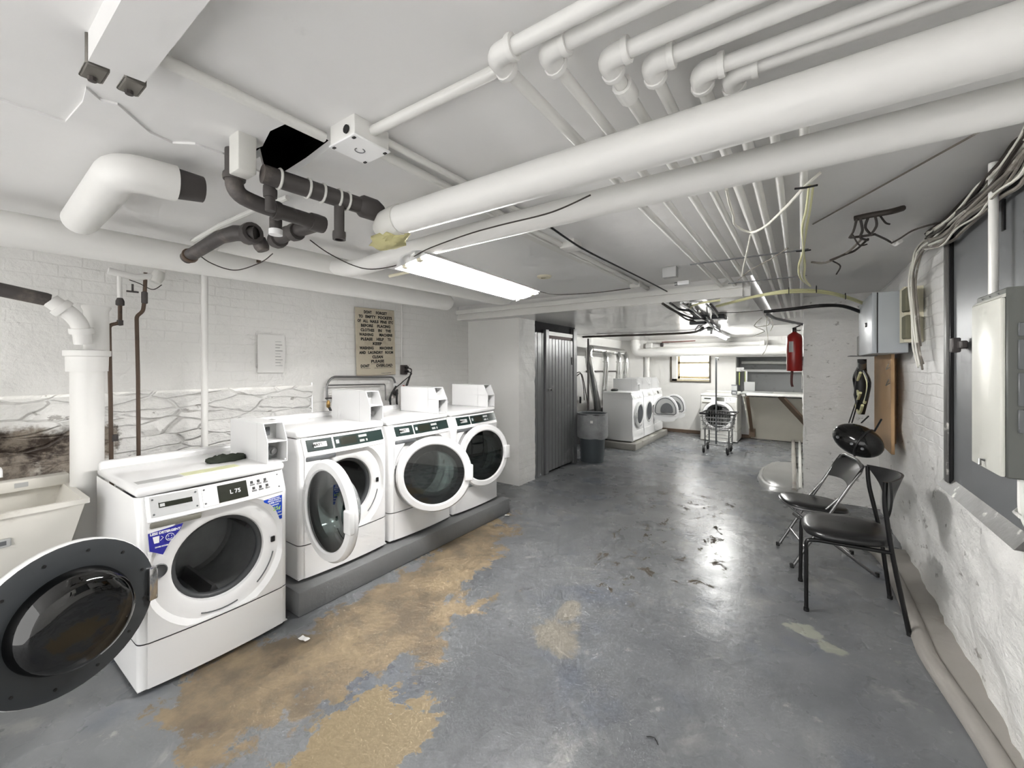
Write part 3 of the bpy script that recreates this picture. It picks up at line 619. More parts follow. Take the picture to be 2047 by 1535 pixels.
# ---------------------------------------------------------------- far washer beside the table
FW = washer((-1.37, 9.30, 0), 'old', 0, 'lone white washer against the far wall behind the wire cart', None, -PI / 2, far=True)
fcb = root('detergent_carton', (-.955 - .13, 9.36, .957), 'small grey and white carton on the lone far washer', 'carton')
obj('carton', MB().rbox((-.05, -.035, 0), (.05, .035, .2), .004, 1), M['lgrey'], fcb); obj('carton_band', MB().box((-.051, -.037, .015), (.051, -.034, .09)), M['grey'], fcb); obj('carton_print', MB().box((-.03, -.0375, .03), (.03, -.0365, .06)), M['lgrey'], fcb); obj('carton_cap', MB().rbox((-.052, -.037, .185), (.052, .037, .204), .003, 1), M['grey'], fcb)
# ---------------------------------------------------------------- three far dryers on the plinth
def dryer(loc, opened, label):
    t = root('clothes_dryer', loc, label, 'dryer', None)
    h = .325; dp = .58; H = .93
    obj('cabinet', MB().rbox((-dp, -h, .02), (0, h, .80), .01, 2).prism([(-dp, -h, .795), (0, -h, .795), (-.03, -h, H - .03), (-dp, -h, H - .03)], (0, 2 * h, 0)), M['white2'], t)
    obj('worktop', MB().rbox((-dp, -h - .003, H - .035), (-.025, h + .003, H), .008, 2), M['white2'], t)
    obj('kick_panel', MB().rbox((-.002, -h + .015, .03), (.008, h - .015, .2), .006, 1), M['white'], t)
    obj('control_fascia', MB().prism([(.006, -h + .01, .80), (-.022, -h + .01, H - .04), (-.03, -h + .01, H - .04), (-.002, -h + .01, .8)], (0, 2 * h - .02, 0)), M['silver'], t)
    for ya, yb, mm in ((-.25, -.1, 'lgrey'), (-.06, .06, 'panel_b'), (.1, .25, 'lgrey')):
        obj('display' if mm == 'panel_b' else 'dial_panel', MB().prism([(.007, ya, .82), (-.017, ya, .875), (-.02, ya, .875), (.002, ya, .82)], (0, yb - ya, 0)), M[mm], t)
    for sx in (-.05, -dp + .05):
        for sy in (-.26, .26): obj('foot', MB().lathe([(0, 0), (.02, 0), (.02, .03), (0, .03)], (sx, sy, -.0), n=8), M['black'], t)
    cz = .50
    if not opened:
        d = obj('door', MB().lathe([(.24, 0), (.245, .015), (.235, .04), (.19, .05), (.175, .04), (.175, .02)], (0, .0, cz), (1, 0, 0), 40), M['silver'], t)
        obj('door_window', MB().lathe([(.18, .03), (.1, .035), (0, .036)], (0, 0, cz), (1, 0, 0), 32), M['dgrey'], d)
        obj('door_handle', MB().rbox((.035, -.225, cz - .05), (.056, -.19, cz + .05), .006, 1), M['silver'], d)
    else:
        obj('porthole', MB().lathe([(.22, .002), (.2, .014), (.185, .012), (.18, -.002)], (0, 0, cz), (1, 0, 0), 36), M['lgrey'], t)
        obj('drum', MB().lathe([(.18, .003), (.0, .002)], (0, 0, cz), (1, 0, 0), 36), M['dgrey'], t)
        def dpoly(s, dz=0):   # D-shaped outline, flat edge down
            return [(y * s, z * s + dz) for y, z in [(-.2, -.16), (.2, -.16), (.245, -.12)] + [(.245 * math.cos(a), .30 * math.sin(a) - .06) for a in [PI * i / 14 for i in range(15)]] + [(-.245, -.12)]]
        hy = h - .03
        def pl(y, z, off): return V((.26 + y, hy - off, cz + z + .06))
        d = obj('door', MB().prism([pl(y, z, .0) for y, z in dpoly(1.0)], (0, -.05, 0)), M['white2'], t)
        obj('door_skirt', MB().prism([pl(y, z, .01) for y, z in [(-.24, -.17), (.24, -.17)] + [(.24 * math.cos(a), -.17 + .12 * math.sin(a)) for a in [-PI * i / 10 for i in range(1, 10)]]], (0, -.03, 0)), M['white2'], d)
        ring = [pl(y, z, .052) for y, z in dpoly(.84)]
        obj('door_seal', MB().tube(ring, .009, 8, closed=True), M['grey'], d)
        obj('inner_panel', MB().prism([pl(y, z, .05) for y, z in dpoly(.80)], (0, -.005, 0)), M['lgrey'], d)
        obj('door_window', MB().prism([pl(y + .03, z - .02, .055) for y, z in dpoly(.5)], (0, -.012, 0)), M['grey'], d)
        obj('door_hinge', MB().rbox((-.0, hy - .04, cz - .06), (.03, hy, cz + .1), .004, 1), M['grey'], d)
    return t
dryer((-2.53, 7.84, .12), False, 'nearest white dryer on the far plinth, round silver door closed')
dryer((-2.53, 8.53, .12), True, 'middle white dryer on the far plinth, its door swung open')
dryer((-2.53, 9.20, .12), True, 'last white dryer of the far row, next to the corner pipe, door open')
dup(CB, (-2.60, 8.10, 1.05), 0, 'grey coin box on the nearest far dryer'); dup(CB, (-2.60, 8.79, 1.05), 0, 'grey coin box on the middle far dryer'); dup(CB, (-2.60, 9.46, 1.05), 0, 'coin box on the last far dryer')
bm = bmesh.new(); bmesh.ops.create_icosphere(bm, subdivisions=3, radius=1)
for q in bm.verts: p = q.co; q.co = V((p.x * .07, p.y * .1, max(0, .02 + p.z * .025 + .012 * noise.noise(p * 3))))
o = obj('cloth', MB().bm(bm, None, True), M['black'], None, 'small black cloth on the nearest far dryer', 'cloth'); o.location = (-2.95, 7.72, 1.05)
# ================================================================ along the left wall
# laundry tub
t = root('laundry_sink', (-3.33, .15, 0), 'white plastic laundry tub standing by the rubble wall, before the first washer', 'sink')
def rect(x0, x1, y0, y1, z): return [V((x0, y0, z)), V((x1, y0, z)), V((x1, y1, z)), V((x0, y1, z))]
def loft(loops, caps=True):
    mb = MB(); n = len(loops[0])
    mb.add([q for l in loops for q in l], [(i * n + k, i * n + (k + 1) % n, (i + 1) * n + (k + 1) % n, (i + 1) * n + k) for i in range(len(loops) - 1) for k in range(n)] + ([list(range(n - 1, -1, -1)), [(len(loops) - 1) * n + k for k in range(n)]] if caps else [])); return mb
b = loft([rect(-.22, .22, -.26, .27, .46), rect(-.275, .275, -.32, .355, .82), rect(-.29, .29, -.335, .37, .82), rect(-.29, .29, -.335, .37, .845), rect(-.265, .265, -.31, .345, .845), rect(-.205, .205, -.25, .26, .49)])
obj('basin', b, M['plastic'], t)
lg = MB()
obj('back_ledge', MB().rbox((-.29, -.335, .84), (-.20, .37, .90), .008, 2), M['plastic'], t)
for i in range(5): obj('soap_rib', MB().box((-.205, -.28 + i * .11, .862), (-.198, -.23 + i * .11, .888)), M['lgrey'], t)
for sx in (-.22, .2):
    for sy in (-.25, .25): obj('leg', MB().rbox((sx, sy - .025, 0), (sx + .03, sy + .025, .5), .004, 1), M['plastic'], t)
obj('moulded_plate', MB().rbox((.262, -.13, .68), (.268, .11, .72), .004, 1, Matrix.Translation((0, 0, 0))), M['lgrey'], t)
for k in range(5): obj('worn_mark', MB().box((.267, -.115 + .045 * k, .69), (.2692, -.085 + .045 * k, .71)), M['grey'], t)
obj('faucet', MB().tube([(-.25, .1, .9), (-.25, .1, .98), (-.1, .1, .99), (-.09, .1, .95)], .012, 10, fil=.03), M['ink_w'], t)
# stack pipe with its collar, and the waste line dropping into it
sx, sy = -3.42, .575
t = root('soil_stack', (sx, sy, 0), 'thick white vertical pipe with a flanged collar by the rubble wall', 'pipe')
r = .073
obj('stack_pipe', MB().lathe([(r, 0), (r * .98, .8), (r, 1.6)], n=28), M['pipe'], t)
obj('collar', MB().lathe([(r, 1.5), (r + .016, 1.5), (r + .018, 1.585), (r + .028, 1.59), (r + .028, 1.62), (r, 1.625), (.03, 1.627)], n=28), M['pipe'], t)
obj('stack_riser', MB().lathe([(.058, 1.62), (.056, 1.86), (.066, 1.88), (.066, 1.89), (0, 1.89)], (-.07, .05, 0), n=24), M['pipe'], t)
q0, q1, q2, q3 = V((sx + .02, sy - .02, 1.66)), P(160, 640, X=-3.38), P(100, 600, X=-3.38), P(-60, 566, X=-3.38)
t = root('waste_pipe', q0, 'white elbowed drain pipe with hub rings and a black end, entering the thick vertical pipe', 'pipe')
obj('drain_arm', MB().tube([q0, q1, q2], .04, 16, fil=.09), M['pipe'], t, world=True)
d12 = (q2 - q1).normalized(); d01 = (q1 - q0).normalized()
for c, d in ((q0.lerp(q1, .55), d01), (q1.lerp(q2, .62), d12)): obj('hub_ring', MB().lathe([(.036, -.016), (.052, -.016), (.054, 0), (.052, .016), (.036, .016)], c, d, 20), M['pipe'], t, world=True)
obj('black_pipe_end', MB().tube([q2 - d12 * .0, q2.lerp(q3, .06), q3], [.033, .036, .036], 16), M['iron'], t, world=True)
# two thin rising pipes and the white one
def run(name, pts, r, m, label, cat='pipe', fil=.03, n=10, group=None): return obj(name, MB().tube(pts, r, n, fil=fil), M[m], None, label, cat, group)
X = -3.6
a = [P(238, 545, X=X), P(240, 605, X=X), P(240, 645, X=X), P(218, 650, X=X), P(221, 800, X=X), P(226, 905, X=X)]; a[-1].z = 0
t = root('water_pipe', a[-1], 'brown water pipe with a stepped elbow, nearer the thick white pipe', 'pipe')
obj('riser', MB().tube(a[1:], .011, 10, fil=.02), M['rust'], t, world=True); obj('white_stub', MB().tube(a[:2], .013, 10), M['pipe'], t, world=True)
obj('union_fitting', MB().lathe([(.014, -.02), (.022, -.016), (.022, .01), (.014, .03)], a[1], (0, 0, 1), 10), M['iron'], t, world=True); obj('elbow_fitting', MB().lathe([(.0, -.02), (.016, -.016), (.016, .016), (0, .02)], a[2], (0, 0, 1), 10), M['iron'], t, world=True)
c = P(229, 875, X=X); obj('coupling', MB().lathe([(.012, -.02), (.018, -.02), (.018, .02), (.012, .02)], c, (0, 0, 1), 10), M['iron'], t, world=True)
a = [P(291, 545, X=X), P(289, 595, X=X), P(286, 622, X=X), P(273, 632, X=X), P(276, 760, X=X), P(279, 905, X=X)]; a[-1].z = 0
t = root('water_pipe', a[-1], 'brown water pipe with one small kink, closer to the white post', 'pipe')
obj('riser', MB().tube(a, .011, 10, fil=.02), M['rust'], t, world=True); obj('coupling', MB().lathe([(.012, -.04), (.017, -.035), (.017, .035), (.012, .04)], a[1], (0, 0, 1), 10), M['iron'], t, world=True)
a = P(250, 552, X=X); bz = P(305, 552, X=X)
t = root('shutoff_valve', a, 'stained pipe crossover with a T-shaped valve handle under the long white pipe', 'valve')
obj('crossover', MB().tube([a + V((0, -.08, .02)), a + V((0, .05, 0)), bz], .022, 10), M['pipe'], t, world=True)
obj('bulb_fitting', MB().lathe([(0, -.03), (.03, -.02), (.04, .02), (.03, .06), (0, .07)], bz + V((0, .02, -.02)), (0, .3, 1), 14), M['offw'], t, world=True)
h = P(265, 583, X=X); obj('valve_handle', MB().tube([h + V((0, 0, .05)), h], .006, 8).tube([h - V((0, .03, 0)), h + V((0, .03, 0))], .006, 8), M['iron'], t, world=True)
obj('wire_loop', MB().tube(spline([a + V((0, .02, -.02)), a.lerp(bz, .5) + V((.01, 0, -.05)), bz + V((0, 0, -.09)), bz + V((0, .05, -.05))]), .003, 6), M['wire_d'], t, world=True)
obj('post_pipe', MB().tube([(-3.55, 1.2, 0), (-3.55, 1.2, 2.2)], .021, 16), M['pipe'], None, 'slim white vertical pipe rising behind the washer nearest the sink', 'pipe')
# paper notice and the lettered sign
a, b_, c = P(517, 668, X=-3.765), P(572, 670, X=-3.765), P(513, 745, X=-3.765)
nb = sheet(c + V((.0, 0, 0)), V((0, b_.y - a.y, 0)), V((0, 0, a.z - c.z)), 8, 10, fn=lambda q, h: .008 + .02 * max(0, (1.0 - (q.y - a.y) / .24)) * .6)
t = root('paper_notice', c, 'plain white printed paper curling off the wall', 'paper'); obj('paper_page', nb, M['paper'], t, world=True)
for i in range(9): obj('print_line', MB().box((-3.753, c.y + .10, a.z - .06 - i * .026), (-3.7515, b_.y - .035 - R.random() * .04, a.z - .056 - i * .026)), M['ink_grey'] if i % 4 else M['lgrey'], t, world=True)
sy0, sy1, sz0, sz1 = 2.6, 3.10, 1.43, 2.15
t = root('laundry_sign', (-3.775, 2.6, 1.43), 'tall cream lettered sign on the wall above the washers', 'sign')
Ms = Matrix.Translation((-3.772, (sy0 + sy1) / 2, (sz0 + sz1) / 2)) @ Matrix.Rotation(.03, 4, 'X')
obj('board', MB().rbox((-.006, -(sy1 - sy0) / 2, -(sz1 - sz0) / 2), (.006, (sy1 - sy0) / 2, (sz1 - sz0) / 2), .003, 1, Ms), M['tin'], t, world=True)
lines = ['DONT  FORGET', 'TO EMPTY POCKETS', 'OF ALL NAILS PINS ETC', 'BEFORE  PLACING', 'CLOTHES  IN  THE', 'WASHING   MACHINE', 'PLEASE  HELP  TO', 'KEEP', 'WASHING   MACHINE', 'AND LAUNDRY ROOM', 'CLEAN', 'PLEASE', 'DONT   OVERLOAD']
wid = [.30, .43, .46, .38, .39, .43, .39, .12, .43, .44, .14, .17, .41]
for i, (s_, w_) in enumerate(zip(lines, wid)):
    zz = .315 - i * .0475; off = .0 + (.0 if i not in (7, 10, 11) else .01); per_ = w_ / len(s_); at = 0
    for wd in s_.split(' '):
        if wd:
            mb = text(wd, .044, (0, 0, 0), (0, 1, 0), (0, 0, 1), None, None, bold=.0022, space=1.08); ys_ = [q.y for q in mb.v]; k_ = per_ * (len(wd) - .12) / (max(ys_) - min(ys_)); c_ = -w_ / 2 + per_ * (at + len(wd) / 2)
            mb.v = [Ms @ V((q.x + .0066, (q.y - (max(ys_) + min(ys_)) / 2) * k_ + c_ + off, q.z * .92 + zz)) for q in mb.v]
            obj('lettering', mb, M['ink'], t, world=True)
        at += len(wd) + 1
    if i == 11: obj('underline', MB().box((.006, -.085 + off, zz - .026), (.0075, .085 + off, zz - .023), Ms), M['ink'], t, world=True)
    if i == 12:
        obj('underline', MB().box((.006, -.205, zz - .026), (.0075, -.085, zz - .023), Ms), M['ink'], t, world=True); obj('underline', MB().box((.006, -.035, zz - .026), (.0075, .205, zz - .023), Ms), M['ink'], t, world=True)
mb = text('LAUNDRY EQUIPMENT', .013, (0, 0, 0), (0, 1, 0), (0, 0, 1), None, None); mb.v = [Ms @ V((q.x + .0066, q.y + .12, q.z - .34)) for q in mb.v]; obj('lettering', mb, M['ink_grey'], t, world=True)
# conduits, outlet, plugs and hoses behind the washers
X = -3.72
pc = [P(654, 800, X=X), P(653, 768, X=X), P(664, 753, X=X), P(786, 754, X=X), P(790, 765, X=X)]
t = root('water_supply_pipe', pc[0], 'grey wall pipe bent in an arch under the lettered sign, brass tap at its end', 'pipe')
obj('arch_pipe', MB().tube(pc, .011, 10, fil=.06), M['steel'], t, world=True)
obj('branch_pipe', MB().tube([P(655, 770, X=X), P(770, 768, X=X), P(771, 800, X=X)], .007, 8, fil=.02), M['steel'], t, world=True)
c = pc[0]; obj('tap_body', MB().lathe([(.012, -.05), (.018, -.04), (.018, 0), (.01, .02)], c + V((.02, 0, -.02)), (0, 0, 1), 12), M['copper'], t, world=True); obj('tap_handle', MB().tube([c + V((.02, -.03, .02)), c + V((.02, .04, .02))], .007, 8), M['iron'], t, world=True)
c2 = P(665, 786, X=X); obj('tap_handle', MB().tube([c2 + V((0, -.03, 0)), c2 + V((0, .05, 0))], .007, 8).tube([c2 + V((0, .01, 0)), c2 + V((0, .01, -.09))], .012, 8), M['offw'], t, world=True)
obj('supply_hose', MB().tube(spline([c + V((.02, 0, -.05)), c + V((.05, .03, -.14)), c + V((.16, .06, -.3))]), .012, 8), M['black'], t, world=True)
for k, (px, py) in enumerate(((791, 770), (790, 785), (780, 790))):
    c = P(px, py, X=X); obj('pipe_fitting', MB().lathe([(0, -.03), (.024, -.02), (.03, .0), (.02, .03), (0, .035)], c, (.2, .6, -.7) if k else (.1, .9, .2), 12), M[('white2', 'iron', 'offw')[k]], t, world=True)
c = P(808, 739, X=X - .04)
t = root('power_outlet', c, 'dark wall outlet box with plugs beside the lettered sign', 'outlet')
obj('outlet_box', MB().rbox(c - V((.03, .035, .055)), c + V((.02, .035, .055)), .005, 2), M['iron'], t, world=True); obj('wall_conduit', MB().tube([c + V((-.02, -.02, .05)), c + V((-.02, -.02, .75))], .008, 8), M['pipe'], t, world=True)
for dz in (.025, -.02): obj('plug', MB().rbox(c + V((.02, -.014, dz - .014)), c + V((.06, .02, dz + .014)), .005, 2), M['black'], t, world=True)
for k, (ea, eb) in enumerate((((803, 765), (782, 790)), ((812, 770), (808, 800)), ((816, 765), (806, 800)))):
    e = c + V((.06, .0, .02 if k else -.02)); obj('cord', MB().tube(spline([e, e + V((.03, .03, -.03)), P(*ea, X=X + .05), P(*eb, X=X + .05), P(*eb, X=X + .05) + V((0, 0, -.35))]), .006, 6), M['black' if k < 2 else 'wire_d'], t, world=True)
hs = [P(790, 775, X=X + .05), P(783, 795, X=X + .06), P(785, 815, X=X + .08)]
for k, (pp, m_, lb_) in enumerate((([(792, 772), (780, 795), (781, 822)], 'black', 'black washer hose slanting behind the second coin box'), ([(794, 778), (793, 800), (794, 825)], 'black', 'black washer hose hanging straight down behind the washers'), ([(807, 770), (804, 795), (802, 830)], 'redhose', 'red washer hose behind the third coin box'))):
    pt = [P(*q, X=X + .06 + .02 * k) for q in pp]; run('washer_hose', spline(pt + [pt[-1] + V((0, 0, -.72))]), .011, m_, lb_, 'hose', 0)
# ================================================================ under the ceiling
def single(name, mb, m, label, cat, group=None, kind=None): return obj(name, mb, M[m] if isinstance(m, str) else m, None, label, cat, group, kind)
# two big wrapped pipes crossing the room
p1 = MB().tube([(-1.40, 1.155, 2.14), (-1.0, 1.155, 2.14), (.66, 1.165, 2.14)], .058, 24)
t = root('insulated_pipe', (-.3, 1.155, 2.08), 'thickest white wrapped pipe crossing the room under the elbowed pipes', 'pipe')
obj('wrapped_pipe', p1, M['pipe'], t, world=True)
bm = bmesh.new(); bmesh.ops.create_icosphere(bm, subdivisions=3, radius=1)
for q in bm.verts: p = q.co; q.co = V((p.x * .10, p.y * .055, p.z * .04)) * (1 + .35 * noise.noise(p * 2.2)) + V((-1.46, 1.17, 2.075))
obj('torn_insulation', MB().bm(bm, None, True), M['insul'], t, world=True)
obj('wrap_end', MB().tube(spline([(-1.36, 1.155, 2.14), (-1.45, 1.158, 2.135), (-1.5, 1.16, 2.12)], 4), [.064] * 3 + [.062] * 2 + [.055, .05, .046, .043], 18), M['offw'], t, world=True)
p2 = spline([(.66, 1.45, 2.14), (0, 1.455, 2.14), (-.8, 1.46, 2.14), (-1.6, 1.475, 2.135), (-2.0, 1.50, 2.12), (-2.28, 1.53, 2.13), (-2.5, 1.58, 2.18)], 6)
single('insulated_pipe', MB().tube(p2, .048, 20), 'pipe', 'slimmer white wrapped pipe crossing the room just behind the thickest one', 'pipe')
single('conduit', MB().tube([(.66, 1.30, 2.19), (-1.4, 1.31, 2.185), (-1.62, 1.36, 2.17)], .013, 10, fil=.05), 'conduit', 'thin white conduit running between the two big crossing pipes', 'conduit')
p3 = MB().tube([(-3.03, -1.5, 2.14), (-3.0, .25, 2.162), (-3.0, 1.2, 2.172), (-3.0, 3.1, 2.19)], .082, 24).lathe([(.082, 0), (.08, .04), (.06, .075), (0, .085)], (-3.0, 3.1, 2.19), (0, 1, 0), 24)
single('insulated_pipe', p3, 'pipe', 'long fat white pipe above the washers, ending in a rounded cap', 'pipe')
p5 = spline([(-2.62, .95, 2.22), (-2.58, 1.2, 2.205), (-2.54, 1.8, 2.20), (-2.5, 2.5, 2.20), (-2.48, 3.25, 2.20), (-2.5, 3.5, 2.23)], 5)
single('insulated_pipe', MB().tube(p5, .058, 20), 'pipe', 'white wrapped pipe alongside the long fat one, meeting the slimmer crossing pipe', 'pipe')
p4 = [P(148, 440, Z=2.2), P(185, 405, Z=2.22), P(222, 347, Z=2.22), P(345, 376, Z=2.225)]
t = root('elbow_pipe', p4[2], 'short fat white elbow pipe hanging from the ceiling, black open stub at its end', 'pipe')
obj('wrapped_elbow', MB().tube([V((-2.75, .44, 2.21)), V((-1.99, .42, 2.23)), V((-1.98, .575, 2.235))], .066, 24, fil=.09), M['pipe'], t, world=True)
obj('iron_stub', MB().tube([V((-1.98, .57, 2.235)), V((-1.975, .66, 2.24))], [.058, .05], 18), M['iron'], t, world=True)
# old iron drains below the broken hole
def iron(name, parts, label, base, cat='pipe'):
    t = root(name, base, label, cat)
    for nm, mb, m in parts: obj(nm, mb, M[m], t, world=True)
    return t
def ring(c, d, r, w=.012, m=14): return MB().lathe([(r * .8, -w), (r * 1.2, -w), (r * 1.25, 0), (r * 1.2, w), (r * .8, w)], c, d, m)
a = [V((-1.722, .675, 2.42)), V((-1.722, .675, 2.17)), V((-1.71, .76, 2.15)), V((-1.715, 1.02, 2.148))]
iron('drain_pipe', [('elbow_pipe', MB().tube(a, .03, 16, fil=.09), 'iron'), ('hub_ring', ring(a[1] + V((0, 0, .06)), (0, 0, 1), .03), 'iron'), ('hub_ring', ring(V((-1.712, .82, 2.149)), (0, 1, 0), .03), 'iron'), ('end_collar', ring(a[3] - V((0, .03, 0)), (0, 1, 0), .03, .03), 'iron')], 'dark iron drain dropping from the ceiling hole and bending along the ceiling', a[2])
b0, b1 = V((-1.56, .70, 2.21)), V((-1.50, 1.15, 2.2)); d = (b1 - b0).normalized()
iron('drain_pipe', [('ringed_pipe', MB().tube([b0, b1], .033, 16), 'iron')] + [('hub_ring', ring(b0.lerp(b1, k), d, .032, .004), 'offw') for k in (.12, .34, .46, .6, .68)] + [('tee_branch', MB().tube([V((-1.525, .975, 2.2)), V((-1.525, .975, 2.05))], .02, 14), 'iron'), ('branch_collar', ring(V((-1.525, .975, 2.055)), (0, 0, 1), .021, .016), 'iron'), ('end_boss', MB().lathe([(.03, -.06), (.045, -.04), (.045, .02), (.03, .05)], b1 - d * .04, d, 16), 'iron')], 'dark iron pipe with pale rings leading to the thickest crossing pipe', b0)
c0, c1 = V((-3.0, .93, 2.19)), V((-2.25, .95, 2.215)); d = (c1 - c0).normalized()
iron('drain_pipe', [('trap_pipe', MB().tube([P(372, 516, Z=2.10), P(440, 474, Z=2.18), P(470, 466, Z=2.19), P(512, 468, Z=2.19)], [.03, .033, .038, .038], 16), 'iron'), ('trap_hub', ring(P(500, 467, Z=2.19), d, .042, .03), 'iron'), ('end_collar', ring(P(380, 511, Z=2.11), V((-.9, .1, -.3)), .03, .012), 'rust'), ('clean_out', MB().lathe([(.0, -.02), (.034, -.02), (.036, .02), (.028, .04), (0, .04)], P(520, 486, Z=2.16), (.2, .3, -.9), 14), 'iron')], 'rusty iron trap pipe resting over the long fat white pipe', c1)
iron('drain_pipe', [('branch_pipe', MB().tube([P(548, 482, Z=2.17), P(575, 466, Z=2.18), P(636, 450, Z=2.2)], [.034, .034, .028], 16), 'iron'), ('branch_hub', ring(P(556, 478, Z=2.17), P(575, 466, Z=2.18) - P(548, 482, Z=2.17), .036, .02), 'iron'), ('elbow_hub', ring(P(590, 464, Z=2.18), (1, .1, .05), .034, .02), 'iron')], 'short rusty iron branch pointing away from the trap pipe', P(548, 482, Z=2.15))
e = P(553, 412, Z=2.2); xy = (-1.80, .87)
iron('drain_pipe', [('drop_pipe', MB().tube([V((-1.60, .745, 2.21)), V((-1.60, .745, 2.1))], .017, 12), 'iron'), ('drop_collar', ring(V((-1.60, .745, 2.17)), (0, 0, 1), .019, .02), 'iron')], 'short dark iron stub dropping at the start of the ringed pipe', V((-1.60, .745, 2.1)))
f0 = P(556, 425, Z=2.17)
iron('pipe_hanger', [('strap', MB().box(f0 + V((-.012, -.06, -.002)), f0 + V((.012, .07, .004))), 'galv'), ('hook', MB().tube([f0, f0 + V((-.01, .0, -.05))], [.016, .006], 8), 'galv'), ('cap', MB().lathe([(0, -.015), (.026, -.015), (.026, .008), (.018, .012), (0, .012)], f0 + V((-.02, .0, -.075)), (0, 0, 1), 16), 'ink_w'), ('cap_collar', MB().tube([f0 + V((-.02, 0, -.065)), f0 + V((-.02, 0, -.02))], .024, 14), 'iron')], 'small metal hanger with a white-capped fitting amid the iron drains', f0, 'hanger')
g0 = P(505, 295, Z=CEIL); g0 = V((-1.60, .655, 2.2))
single('timber_stub', MB().rbox(g0 + V((-.04, -.03, 0)), g0 + V((.035, .03, .26)), .006, 2), 'offw', 'whitewashed square timber stub sticking down from the ceiling hole', 'timber')
single('slim_conduit', MB().tube([P(385, 482, Z=2.27), P(440, 450, Z=2.29), P(520, 415, Z=2.3), P(575, 395, Z=2.3)], .012, 8), 'conduit', 'thin white conduit slanting behind the iron drains', 'conduit')
h0 = P(517, 510, Z=2.24); single('strap_hanger', MB().box(h0 + V((-.004, -.012, -.05)), h0 + V((.004, .012, .09))), 'rust', 'brown punched strap hanging between two wrapped pipes', 'strap')
# boxed beam end with two bolted brackets, top corner
bx = MB()
e0, e1 = P(290, 165, Z=2.26), P(420, 0, Z=2.26); w0 = P(176, 122, Z=2.26); dx = (e1 - e0)
bx.prism([e0, w0, w0 + dx * 2.4, e0 + dx * 2.4], (0, 0, CEIL - 2.26))
t = root('boxed_beam', e0, 'white boxed-in ceiling beam ending in two bolted metal tabs', 'beam')
obj('beam_casing', bx, M['ceil'], t, world=True)
for px, py in ((190, 140), (265, 168)):
    c = P(px, py, Z=2.262); n_ = dx.normalized(); s_ = V((0, 0, 1)).cross(n_)
    Mx = Matrix.Translation(c) @ Matrix(((n_.x, s_.x, 0, 0), (n_.y, s_.y, 0, 0), (0, 0, 1, 0), (0, 0, 0, 1)))
    tb = obj('bracket_tab', MB().rbox((-.05, -.022, -.006), (.03, .022, .0), .005, 1, Mx).rbox((.02, -.022, -.006), (.03, .022, .1), .004, 1, Mx), mat('grimy_metal', (120, 116, 110), .5, .4, .2), t, world=True)
    obj('bolt', MB().lathe([(.009, 0), (.009, -.01), (0, -.012)], Mx @ V((-.03, 0, -.006)), (0, 0, 1), 8), M['iron'], tb, world=True)
# junction box and conduits; cover whitened to imitate overexposure
jc = V((-1.225, .86, 0))
t = root('junction_box', (jc.x, jc.y, 2.25), 'square ceiling junction box, its white cover plate coloured as if overlit', 'junction box')
obj('box_body', MB().rbox((jc.x - .068, jc.y - .068, 2.268), (jc.x + .068, jc.y + .068, CEIL + .005), .006, 2), M['pipe'], t, world=True)
pl = obj('cover_plate', MB().rbox((jc.x - .072, jc.y - .072, 2.261), (jc.x + .072, jc.y + .072, 2.268), .003, 1), mat('overlit_cover', (250, 250, 250), .3), t, world=True)
obj('knockout_mark', MB().tube([(jc.x + .016 * math.cos(a), jc.y + .016 * math.sin(a), 2.2605) for a in [i * .5 for i in range(11)]], .0018, 6), M['grey'], pl, world=True)
for ax, ay in ((-1, -1), (1, -1), (1, 1), (-1, 1)): obj('cover_screw', MB().box((jc.x + ax * .055 - .006, jc.y + ay * .06 - .004, 2.258), (jc.x + ax * .055 + .006, jc.y + ay * .06 + .004, 2.2615)), M['black'], pl, world=True)
obj('knockout', MB().lathe([(0, 0), (.014, 0), (.014, .004), (0, .004)], (jc.x + .03, jc.y - .07, 2.29), (0, -1, 0), 12), M['black'], t, world=True)
zc = 2.306
single('conduit', MB().tube([(-1.325, .33, zc), (-1.325, .792, zc)], .017, 10), 'conduit', 'white ceiling conduit from the boxed beam to the junction box', 'conduit')
single('conduit', MB().tube([(-1.157, .862, zc), (-.62, .872, zc)], .017, 10), 'conduit', 'white ceiling conduit from the junction box towards the first elbowed pipe', 'conduit')
single('conduit', MB().tube([(-1.255, .928, zc), (-1.255, 4.19, zc)], .017, 10), 'conduit', 'white ceiling conduit leaving the junction box towards the low far ceiling', 'conduit')
single('conduit', MB().tube([(-1.18, .928, zc + .004), (-1.16, 1.9, zc + .004)], .013, 10), 'conduit', 'short slim white conduit leaving the junction box beside a thicker one', 'conduit')
